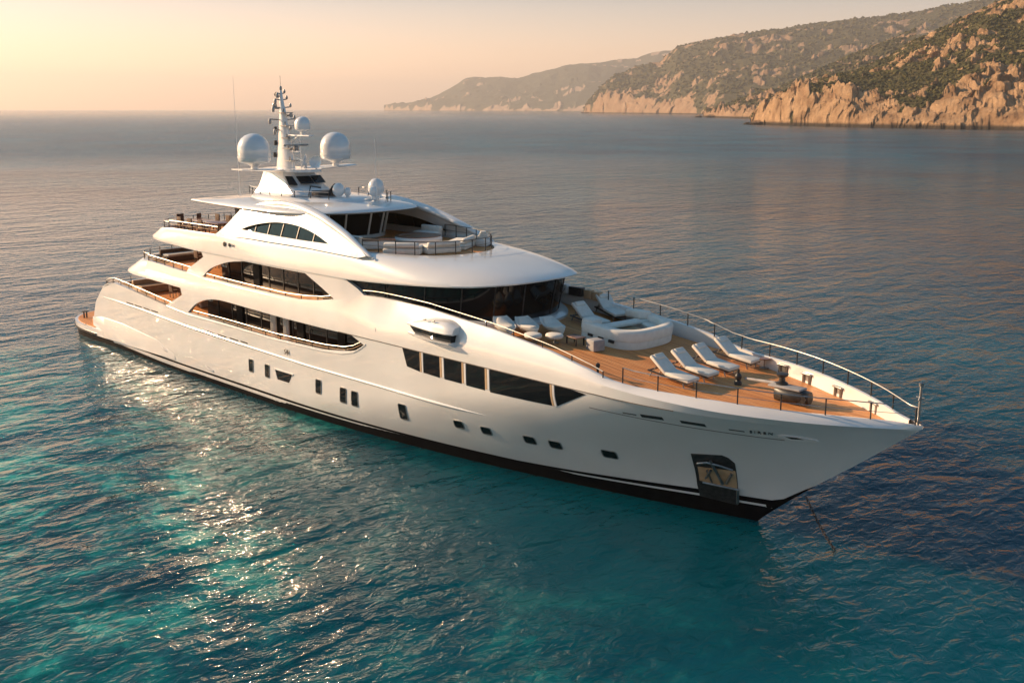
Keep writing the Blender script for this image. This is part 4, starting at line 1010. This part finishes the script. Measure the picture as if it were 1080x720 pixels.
r = empty('deck_sofa', (21.3, 0.6, 8.37), 0, 'cream sofa under the hardtop at the forward end of the aft sun deck', 'sofa')
b = MB(); cushion(b, -.5, .5, -2.3, 2.3, 0, .42, None, .06); b.build('seat', M['cream'], r); b = MB(); cushion(b, .25, .55, -2.3, 2.3, .4, .85, None, .06); b.build('backrest', M['cream'], r)
# upper aft deck
table('dining_table', 'oval dark wooden dining table on the upper aft deck', 'table', (14.2, .2, 6.02), 3.0, 1.4, .76, M['wood'])
up = [(12.9, -1.2, 90), (14.2, -1.2, 90), (15.5, -1.2, 90), (12.9, 1.6, -90), (14.2, 1.6, -90), (15.5, 1.6, -90)]
un = ['aft starboard chair at the upper aft deck table', 'middle starboard chair at the upper aft deck table', 'forward starboard chair at the upper aft deck table', 'aft port chair at the upper aft deck table', 'middle port chair at the upper aft deck table', 'forward port chair at the upper aft deck table']
for (x, y, a), lb in zip(up, un):
    c = copy_tree(ch0, None, (x, y, 6.02), R(a), lb); c['group'] = 'brown dining chairs on the upper aft deck'
r = empty('curved_sofa', (10.3, 0, 6.02), 0, 'brown wicker sofa with cream cushions along the stern of the upper deck', 'sofa')
b = MB(); b.box(-.5, .5, -2.4, 2.4, 0, .35, bev=.04); b.box(-.6, -.35, -2.4, 2.4, .3, .75, bev=.05); b.build('base', M['brown'], r); b = MB(); cushion(b, -.35, .5, -2.3, 2.3, .35, .5); b.build('seat_cushion', M['cream'], r)
r = empty('service_bar', (17.6, 1.6, 6.02), 0, 'wooden service bar at the forward end of the upper aft deck', 'bar')
b = MB(); b.box(-.35, .35, -1.2, 1.2, 0, 1.0, bev=.03); b.build('body', M['gold'], r); b = MB(); b.box(-.42, .42, -1.3, 1.3, 1.0, 1.06, bev=.015); b.build('bar_top', M['wood'], r)
# main aft deck
r = empty('curved_sofa', (6.2, 0, 3.38), 0, 'orange brown sofa along the stern bulwark of the main deck', 'sofa')
b = MB(); b.box(-.6, .6, -2.5, 2.5, 0, .40, bev=.05); b.box(-.75, -.45, -2.5, 2.5, .3, .85, bev=.06); b.build('base', M['tan'], r); b = MB(); cushion(b, -.45, .6, -2.4, 2.4, .4, .52); b.build('seat_cushion', M['tan'], r)
table('dining_table', 'wooden dining table on the main aft deck under the overhang', 'table', (10.6, 0, 3.38), 3.2, 1.4, .74, M['wood'])
for (x, y, a), lb in zip([(9.5, -1.4, 90), (11.0, -1.4, 90), (9.5, 1.4, -90), (11.0, 1.4, -90)], ['aft starboard chair at the main deck table', 'forward starboard chair at the main deck table', 'aft port chair at the main deck table', 'forward port chair at the main deck table']):
    c = copy_tree(ch0, None, (x, y, 3.38), R(a), lb); c['group'] = 'brown dining chairs on the main aft deck'
r = empty('armchair', (14.2, -1.6, 3.38), R(160), 'grey armchair near the saloon doors on the main aft deck', 'armchair')
b = MB(); cushion(b, -.45, .45, -.45, .45, 0, .45, None, .06); b.build('seat', M['grey_fabric'], r); b = MB(); cushion(b, -.5, -.25, -.5, .5, .3, .95, None, .06); b.build('backrest', M['grey_fabric'], r)
for y in (-.45, .45):
    b = MB(); cushion(b, -.4, .42, y-.09, y+.09, .3, .62, None, .04); b.build('armrest', M['grey_fabric'], r)
r = empty('wall_screen', (16.6, .9, 3.38), 0, 'dark red curtained screen beside the saloon doors', 'screen')
b = MB(); b.box(-.05, .05, -.8, .8, 0, 2.1, bev=.02); b.build('panel', M['red'], r)
b = MB()
for y in (-.8, .8): b.tube([(0, y, 0), (0, y, 2.15)], .04, 6)
b.build('frame', M['gold'], r)

# anchor chain from the stem into the water
r = empty('anchor_chain', (57.0, 0, SEA), 0, 'rusty anchor chain hanging from the black stem into the sea', 'chain')
b = MB(); A_, B_ = Vector((56.9, -.15, 1.35)), Vector((59.3, -.6, SEA-.5)); nL = 30
for i in range(nL):
    t0 = i/nL; p = A_.lerp(B_, t0); p.z -= .35*math.sin(PI*t0); q = A_.lerp(B_, t0+1.25/nL); q.z -= .35*math.sin(PI*min(1, t0+1.25/nL))
    d = (q-p); sidev = d.cross(Vector((0, 1, 0) if i % 2 else (1, 0, .3))).normalized()*.045
    b.tube([p, p+sidev+d*.2, q+sidev-d*.2, q, q-sidev-d*.2, p-sidev+d*.2, p], .018, 5)
noisy(mat('rusty_iron', (.1, .05, .03), .7), (.02, .014, .010), (.07, .045, .03), 10)
ob = b.build('chain_links', bpy.data.materials['rusty_iron'], r); ob.location = (-57.0, 0, -SEA)

# children of the yacht root were modelled in ship coordinates with the sea at SEA: keep them there
for ch in yacht.children:
    ch.location.z -= SEA

# ================================================================ sea
def sea_material():
    m = bpy.data.materials.new('sea_water'); m.use_nodes = True
    n, l, p = nodes(m)
    p.subsurface_method = 'BURLEY'; p.inputs['Subsurface Weight'].default_value = 1.0; p.inputs['Subsurface Radius'].default_value = (1.0, 1.0, 1.0); p.inputs['Subsurface Scale'].default_value = 5.0
    p.inputs['Roughness'].default_value = 0.015; p.inputs['IOR'].default_value = 1.333; p.inputs['Specular IOR Level'].default_value = .40
    tc = n.new('ShaderNodeTexCoord'); co = tc.outputs['Object']
    # seabed: sand and weed patches seen through shallow water, deeper towards the bow and offshore
    def tex(scale, detail, rough=.5, dist=0.0, vec=None):
        t = n.new('ShaderNodeTexNoise'); t.inputs['Scale'].default_value = scale; t.inputs['Detail'].default_value = detail
        t.inputs['Roughness'].default_value = rough; t.inputs['Distortion'].default_value = dist
        l.new(vec if vec else co, t.inputs['Vector']); return t.outputs['Fac']
    def math_(op, a, b=None, c=None, clamp=False):
        k = n.new('ShaderNodeMath'); k.operation = op; k.use_clamp = clamp
        for i, v in enumerate((a, b, c)):
            if v is None: continue
            if isinstance(v, (int, float)): k.inputs[i].default_value = v
            else: l.new(v, k.inputs[i])
        return k.outputs[0]
    sp = n.new('ShaderNodeSeparateXYZ'); l.new(co, sp.inputs[0])
    X, Y_ = sp.outputs['X'], sp.outputs['Y']
    far_r = n.new('ShaderNodeVectorMath'); far_r.operation = 'LENGTH'; l.new(co, far_r.inputs[0])
    rg = n.new('ShaderNodeMapRange'); l.new(far_r.outputs['Value'], rg.inputs[0]); rg.inputs[1].default_value = 60; rg.inputs[2].default_value = 340; rg.inputs[3].default_value = .015; rg.inputs[4].default_value = .24
    rg2 = n.new('ShaderNodeMapRange'); l.new(far_r.outputs['Value'], rg2.inputs[0]); rg2.inputs[1].default_value = 500; rg2.inputs[2].default_value = 3500; rg2.inputs[3].default_value = 0; rg2.inputs[4].default_value = .17
    l.new(math_('SUBTRACT', rg.outputs[0], rg2.outputs[0]), p.inputs['Roughness'])
    # shoal centred off the starboard quarter
    dx = math_('DIVIDE', math_('SUBTRACT', X, 22.0), 30.0); dy = math_('DIVIDE', math_('SUBTRACT', Y_, -32.0), 20.0)
    rad = math_('SQRT', math_('ADD', math_('MULTIPLY', dx, dx), math_('MULTIPLY', dy, dy)))
    big = tex(.045, 3, .55, .4)
    sh = math_('ADD', math_('SUBTRACT', 1.25, rad), math_('MULTIPLY', math_('SUBTRACT', big, .5), 2.0), None, False)
    shoal = n.new('ShaderNodeMapRange'); shoal.interpolation_type = 'SMOOTHSTEP'; l.new(sh, shoal.inputs[0]); shoal.inputs[1].default_value = -.35; shoal.inputs[2].default_value = 1.0
    patch = math_('ADD', math_('MULTIPLY', tex(.21, 8, .66, .7), .72), math_('MULTIPLY', tex(1.0, 5, .7, 1.0), .30))
    rp = ramp(n, [(.38, (.0, .012, .022)), (.46, (.0, .048, .060)), (.54, (.0, .16, .158)), (.61, (.04, .46, .39))]); l.new(patch, rp.inputs[0])
    deepn = tex(.02, 4, .5, .2)
    rd_ = ramp(n, [(.35, (.0, .022, .042)), (.65, (.0, .078, .112))]); l.new(deepn, rd_.inputs[0])
    mx = n.new('ShaderNodeMix'); mx.data_type = 'RGBA'; l.new(shoal.outputs[0], mx.inputs[0]); l.new(rd_.outputs[0], mx.inputs[6]); l.new(rp.outputs[0], mx.inputs[7])
    l.new(mx.outputs[2], p.inputs['Base Color'])
    # waves, as heights in metres: swell, chop, ripples; crests run across the wind
    def stretched(rot, sx, sy):
        mp = n.new('ShaderNodeMapping'); mp.inputs['Rotation'].default_value = (0, 0, R(rot)); mp.inputs['Scale'].default_value = (sx, sy, 1)
        l.new(co, mp.inputs[0]); return mp.outputs[0]
    v1 = stretched(WROT, 1, .42); v2 = stretched(WROT+24, 1, .5); v3 = stretched(WROT-18, 1, .6)
    h1 = math_('MULTIPLY', tex(.16, 2, .5, .3, v1), .50)
    h2 = math_('MULTIPLY', tex(.55, 1.8, .5, .6, v2), .42)
    h3 = math_('MULTIPLY', tex(2.3, 2.6, .55, .6, v3), .15)
    H_ = math_('ADD', math_('ADD', h1, h2), h3)
    # patches of calmer and rougher water
    gust = n.new('ShaderNodeMapRange'); l.new(tex(.012, 4, .6, .6, stretched(WROT, 1, .35)), gust.inputs[0]); gust.inputs[1].default_value = .3; gust.inputs[2].default_value = .7; gust.inputs[3].default_value = .6; gust.inputs[4].default_value = 1.15
    H_ = math_('MULTIPLY', H_, gust.outputs[0])
    # open water away from the lee of the yacht is windier
    wd = n.new('ShaderNodeMapRange'); l.new(far_r.outputs['Value'], wd.inputs[0]); wd.inputs[1].default_value = 65; wd.inputs[2].default_value = 420; wd.inputs[3].default_value = 1.0; wd.inputs[4].default_value = 2.6
    H_ = math_('MULTIPLY', H_, wd.outputs[0])
    b = n.new('ShaderNodeBump'); b.inputs['Strength'].default_value = 1.0; b.inputs['Distance'].default_value = 1.0
    l.new(H_, b.inputs['Height']); l.new(b.outputs[0], p.inputs['Normal'])
    return m
WROT = -20
M['sea'] = sea_material()
b = MB(); ring = []
rad_ = [0, 60, 150, 400, 1000, 2500, 6000, 12000, 20000]
V = [(40, 0, SEA)]; F = []
ns = 48
for r_ in rad_[1:]:
    for k in range(ns): V.append((40+r_*math.cos(2*PI*k/ns), r_*math.sin(2*PI*k/ns), SEA))
for k in range(ns): F.append((0, 1+k, 1+(k+1) % ns))
for q in range(len(rad_)-2):
    for k in range(ns):
        a = 1+q*ns+k; c = 1+q*ns+(k+1) % ns; F.append((a, a+ns, c+ns, c))
sea = from_vf('sea', V, F, M['sea'], None, False); tag(sea, kind='structure')
sea['label'] = 'rippled sea, turquoise over shallow patches and deep blue beyond'

# ================================================================ coast
def rock_mat(name, rock, rock2, green, green2, sc=1.0, gthr=(.42, .58), wet=True):
    m = bpy.data.materials.new(name); m.use_nodes = True; n, l, p = nodes(m); p.inputs['Roughness'].default_value = .9; p.inputs['Specular IOR Level'].default_value = .15
    tc = n.new('ShaderNodeTexCoord'); geo = n.new('ShaderNodeNewGeometry')
    def tex(scale, detail, rough=.6, dist=0):
        t = n.new('ShaderNodeTexNoise'); t.inputs['Scale'].default_value = scale*sc; t.inputs['Detail'].default_value = detail; t.inputs['Roughness'].default_value = rough; t.inputs['Distortion'].default_value = dist
        l.new(tc.outputs['Object'], t.inputs['Vector']); return t.outputs['Fac']
    r1 = ramp(n, [(.3, rock), (.7, rock2)]); l.new(tex(.06, 8), r1.inputs[0])
    g1 = ramp(n, [(.35, green), (.7, green2)]); l.new(tex(.12, 6), g1.inputs[0])
    at = n.new('ShaderNodeAttribute'); at.attribute_name = 'veg'
    ma = n.new('ShaderNodeMath'); ma.operation = 'MULTIPLY_ADD'; l.new(tex(.09, 9, .7, .5), ma.inputs[0]); ma.inputs[1].default_value = .9; l.new(at.outputs['Fac'], ma.inputs[2])
    mr = n.new('ShaderNodeMapRange'); l.new(ma.outputs[0], mr.inputs[0]); mr.inputs[1].default_value = .72; mr.inputs[2].default_value = .86
    mx = n.new('ShaderNodeMix'); mx.data_type = 'RGBA'; l.new(mr.outputs[0], mx.inputs[0]); l.new(r1.outputs[0], mx.inputs[6]); l.new(g1.outputs[0], mx.inputs[7])
    # dark tide band at the water line
    sp = n.new('ShaderNodeSeparateXYZ'); l.new(geo.outputs['Position'], sp.inputs[0])
    td = n.new('ShaderNodeMapRange'); l.new(sp.outputs['Z'], td.inputs[0]); td.inputs[1].default_value = 1.8; td.inputs[2].default_value = 4.2; td.inputs[3].default_value = 1; td.inputs[4].default_value = 0
    mx2 = n.new('ShaderNodeMix'); mx2.data_type = 'RGBA'; l.new(td.outputs[0], mx2.inputs[0]); l.new(mx.outputs[2], mx2.inputs[6]); mx2.inputs[7].default_value = (.05, .038, .028, 1)
    l.new(mx2.outputs[2], p.inputs['Base Color'])
    b = n.new('ShaderNodeBump'); b.inputs['Strength'].default_value = .8; b.inputs['Distance'].default_value = 4.0/sc; l.new(tex(.30, 10, .72, .6), b.inputs['Height']); l.new(b.outputs[0], p.inputs['Normal'])
    return m
CX, CY = cam.location.x, cam.location.y
def polar(az, d): return CX+d*math.cos(az), CY+d*math.sin(az)
AZ0 = math.atan2(.69343, -.68694)
def azu(u): return AZ0-math.atan((u-540)/1127.0)          # bearing seen at a column of the photograph
def coast(name, label, u0, u1, nu, nv, shore, crest, depthf, material, cliff, seed, rough, boulder, back=.35, rbias=0.0, rockline=((0, .3), (2000, .3))):
    """terrain rising from a shore line to a crest line and falling away behind it"""
    V = []; F = []; veg = []
    for i in range(nu+1):
        u = u0+(u1-u0)*i/nu; az = azu(u); ds = ipl(u, shore); dc = ds+ipl(u, depthf); hc = ipl(u, crest)
        for j in range(nv+1):
            t = j/nv*(1+back)
            d = ds+(dc-ds)*(t if t <= 1 else t)
            x, y = polar(az, d)
            s = min(1, t)
            cl = ipl(u, cliff)
            base = cl*min(1, s/.10)**.6*1.0+(hc-cl)*max(0, (s-.06)/.94)**.95 if s > 0 else -3
            if t > 1: base = hc*(1-((t-1)/back)**1.6*.8)
            q = Vector((x, y, seed))
            n1 = noise.fractal(q*(.0045/rough), 1.0, 2.0, 5)
            n2 = noise.ridged_multi_fractal(q*(.011/rough)+Vector((3.1, 0, 0)), .9, 2.1, 6, 1.0, 2.0)-1.0
            n3 = noise.fractal(Vector((x*.05/rough, y*.05/rough, base*.04/rough)), .8, 2.2, 4)
            rk = max(0, 1-s/ipl(u, rockline))*1.5+1.1*noise.fractal(q*(.010/rough)+Vector((9, 4, 0)), .9, 2.0, 4)+1.3*noise.fractal(q*(.045/rough), .8, 2.0, 4)-.14+rbias
            rk = min(1, max(0, rk*1.6))
            w1 = noise.voronoi(Vector((x+n3*9, y, base*1.2))*(.050/boulder))[0]; w2 = noise.voronoi(Vector((x, y+n3*4, base*1.6))*(.15/boulder))[0]
            bl = rk*boulder*(min(1, (w1[1]-w1[0])*1.8)*8+min(1, (w2[1]-w2[0])*1.8)*3.2-2)
            amp = min(1, s*8)*(1-.70*max(0, s-.75)/.25 if t <= 1 else .3)
            z = base+amp*rough*(n1*9+n2*7*(.4+.6*s)+n3*3.5)+amp*bl
            dj = (n3*9+n1*14)*rough*(1-s)-rk*boulder*min(1, (w1[1]-w1[0])*1.8)*4*min(1, s*12)
            x2, y2 = polar(az+rk*n3*2.5/d, d+dj)
            if j == 0: z = SEA-3
            V.append((x2, y2, z))
            veg.append(1.0-rk*1.25)
    for i in range(nu):
        for j in range(nv):
            a = i*(nv+1)+j; F.append((a, a+nv+1, a+nv+2, a+1))
    o = from_vf(name, V, F, material, None, True, 28, fix=False)
    at = o.data.attributes.new('veg', 'FLOAT', 'POINT'); at.data.foreach_set('value', veg)
    tag(o, label, None, None, 'structure'); return o, V, nu, nv, veg
# near headland
g_ = (.040, .042, .018); g2_ = (.120, .100, .045)
near_m = rock_mat('granite_and_scrub', (.20, .11, .055), (.54, .35, .20), g_, g2_)
o1, V1, nu1, nv1, veg1 = coast('near_headland', 'near rocky headland with pale cliffs and green scrub at the right edge', 792, 1200, 560, 190,
    [(792, 1170), (830, 1090), (900, 1020), (960, 975), (1000, 960), (1080, 930), (1200, 900)],
    [(792, 6), (812, 24), (850, 43), (900, 62), (935, 78), (960, 96), (1000, 118), (1040, 138), (1080, 150), (1200, 200)],
    [(792, 60), (830, 200), (900, 330), (1000, 420), (1200, 520)], near_m,
    [(792, 4), (812, 18), (850, 34), (880, 36), (920, 22), (960, 18), (1000, 22), (1040, 26), (1080, 24), (1200, 30)], 1.3, 1.0, 1.0, rockline=((792, .9), (830, .55), (860, .42), (900, .30), (960, .26), (1200, .30)))
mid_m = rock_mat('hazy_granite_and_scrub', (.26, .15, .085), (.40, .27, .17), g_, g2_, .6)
o2, V2, nu2, nv2, veg2 = coast('middle_headland', 'low rocky point with scrub in front of the middle ridge', 742, 960, 240, 80,
    [(742, 2150), (770, 1950), (800, 1800), (860, 1650), (960, 1600)],
    [(742, 5), (760, 14), (785, 30), (815, 48), (850, 78), (900, 120), (960, 170)],
    [(742, 60), (800, 380), (960, 700)], mid_m, [(742, 4), (775, 14), (800, 18), (960, 20)], 4.4, 1.3, 1.3)
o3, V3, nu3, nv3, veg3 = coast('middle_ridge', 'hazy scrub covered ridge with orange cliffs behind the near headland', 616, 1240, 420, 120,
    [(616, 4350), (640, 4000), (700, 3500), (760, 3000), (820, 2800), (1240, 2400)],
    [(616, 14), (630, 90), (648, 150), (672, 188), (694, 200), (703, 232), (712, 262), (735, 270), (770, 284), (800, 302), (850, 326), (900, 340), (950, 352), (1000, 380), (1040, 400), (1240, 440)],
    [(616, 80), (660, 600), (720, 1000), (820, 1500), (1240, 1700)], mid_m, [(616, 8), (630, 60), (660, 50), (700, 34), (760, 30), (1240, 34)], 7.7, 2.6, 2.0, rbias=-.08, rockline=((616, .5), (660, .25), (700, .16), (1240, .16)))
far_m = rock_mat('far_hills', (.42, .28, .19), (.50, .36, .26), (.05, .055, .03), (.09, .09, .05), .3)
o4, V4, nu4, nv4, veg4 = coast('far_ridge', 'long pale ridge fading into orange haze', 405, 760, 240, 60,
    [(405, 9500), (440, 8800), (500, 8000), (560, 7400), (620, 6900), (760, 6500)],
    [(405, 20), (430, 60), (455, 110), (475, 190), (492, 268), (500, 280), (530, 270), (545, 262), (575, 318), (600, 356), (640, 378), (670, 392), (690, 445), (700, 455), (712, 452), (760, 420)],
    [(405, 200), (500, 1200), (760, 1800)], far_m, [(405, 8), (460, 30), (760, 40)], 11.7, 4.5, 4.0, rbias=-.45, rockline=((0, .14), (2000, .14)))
# scrub: thousands of small bushes on the near slopes, one mass
rs = random.Random(3)
sc_b = MB(); ico = bmesh.new(); bmesh.ops.create_icosphere(ico, subdivisions=1, radius=1); ico.verts.ensure_lookup_table()
IV = [v.co.copy() for v in ico.verts]; IF = [tuple(v.index for v in f.verts) for f in ico.faces]; ico.free()
def scrub(V, nu, nv, veg, count, smin, smax, thr):
    k = 0; tries = 0
    while k < count and tries < count*12:
        tries += 1
        i = rs.randrange(nu); j = rs.randrange(3, nv); q = i*(nv+1)+j
        v = V[q]
        g = noise.noise(Vector((v[0]*.02, v[1]*.02, 5)))*.7+noise.noise(Vector((v[0]*.07, v[1]*.07, 9)))*.4
        if veg[q]+g*.6 < thr or v[2] < 6: continue
        s = rs.uniform(smin, smax)*rs.uniform(.6, 1.2)
        rz = rs.uniform(0, 6.28); c_, s_ = math.cos(rz), math.sin(rz)
        kk = len(sc_b.V)
        for p_ in IV:
            f_ = s*rs.uniform(.55, 1.4); x = p_.x*f_; y = p_.y*f_; z = p_.z*f_*.75
            sc_b.V.append((v[0]+x*c_-y*s_, v[1]+x*s_+y*c_, v[2]+z+s*.25))
        sc_b.F += [tuple(a+kk for a in f) for f in IF]; k += 1
scrub(V1, nu1, nv1, veg1, 19000, .6, 2.5, .58)
scrub(V2, nu2, nv2, veg2, 2500, 1.8, 4.5, .50); scrub(V3, nu3, nv3, veg3, 7000, 3.5, 8, .45)
M['scrub'] = noisy(mat('scrub_foliage', (.05, .06, .02), .9, spec=.1), (.020, .030, .010), (.135, .115, .045), .16, detail=9)
scr = from_vf('scrub', sc_b.V, sc_b.F, M['scrub'], None, False, fix=False)
tag(scr, 'dark green scrub bushes covering the rocky headlands', None, None, 'stuff')
# loose rocks in the sea off the points
def rock(label, u, d, s, sz_):
    x, y = polar(azu(u), d); bm = bmesh.new(); bmesh.ops.create_icosphere(bm, subdivisions=3, radius=1)
    for v in bm.verts:
        k = 1+.45*noise.fractal(v.co*1.3+Vector((u, d, 0)), 1, 2, 4); v.co = Vector((v.co.x*k*s, v.co.y*k*s, v.co.z*k*sz_))
    me = bpy.data.meshes.new('shore_rock'); bm.to_mesh(me); bm.free()
    o = link('shore_rock', me, near_m, None, True, 30); o.location = (x, y, SEA+sz_*.15)
    tag(o, label, 'rock', 'loose rocks in the water off the headlands'); return o
rock('dark rock at the water line off the tip of the near headland', 799, 1150, 8, 4)
rock('smaller dark rock just left of the near headland tip', 789, 1165, 4, 2.2)
rock('low flat rock off the left end of the middle ridge', 617, 4150, 14, 5)
rock('low rock in the water in front of the middle point', 752, 2080, 14, 5)
rock('tiny rock standing apart from the middle point', 737, 2100, 7, 4)
# ================================================================ air
b = MB(); b.box(-15500, 15500, -15500, 15500, SEA-1.0-3, 480)
hz = from_vf('haze', b.V, b.F, None, None, False); tag(hz, 'pale warm sea haze', None, None, 'stuff')
hm = bpy.data.materials.new('haze_air'); hm.use_nodes = True; n = hm.node_tree.nodes; n.remove(n['Principled BSDF'])
pv = n.new('ShaderNodeVolumePrincipled'); pv.inputs['Color'].default_value = (.96, .92, .90, 1); pv.inputs['Density'].default_value = HAZE; pv.inputs['Anisotropy'].default_value = .25
hm.node_tree.links.new(pv.outputs[0], n['Material Output'].inputs['Volume']); hz.data.materials.append(hm)
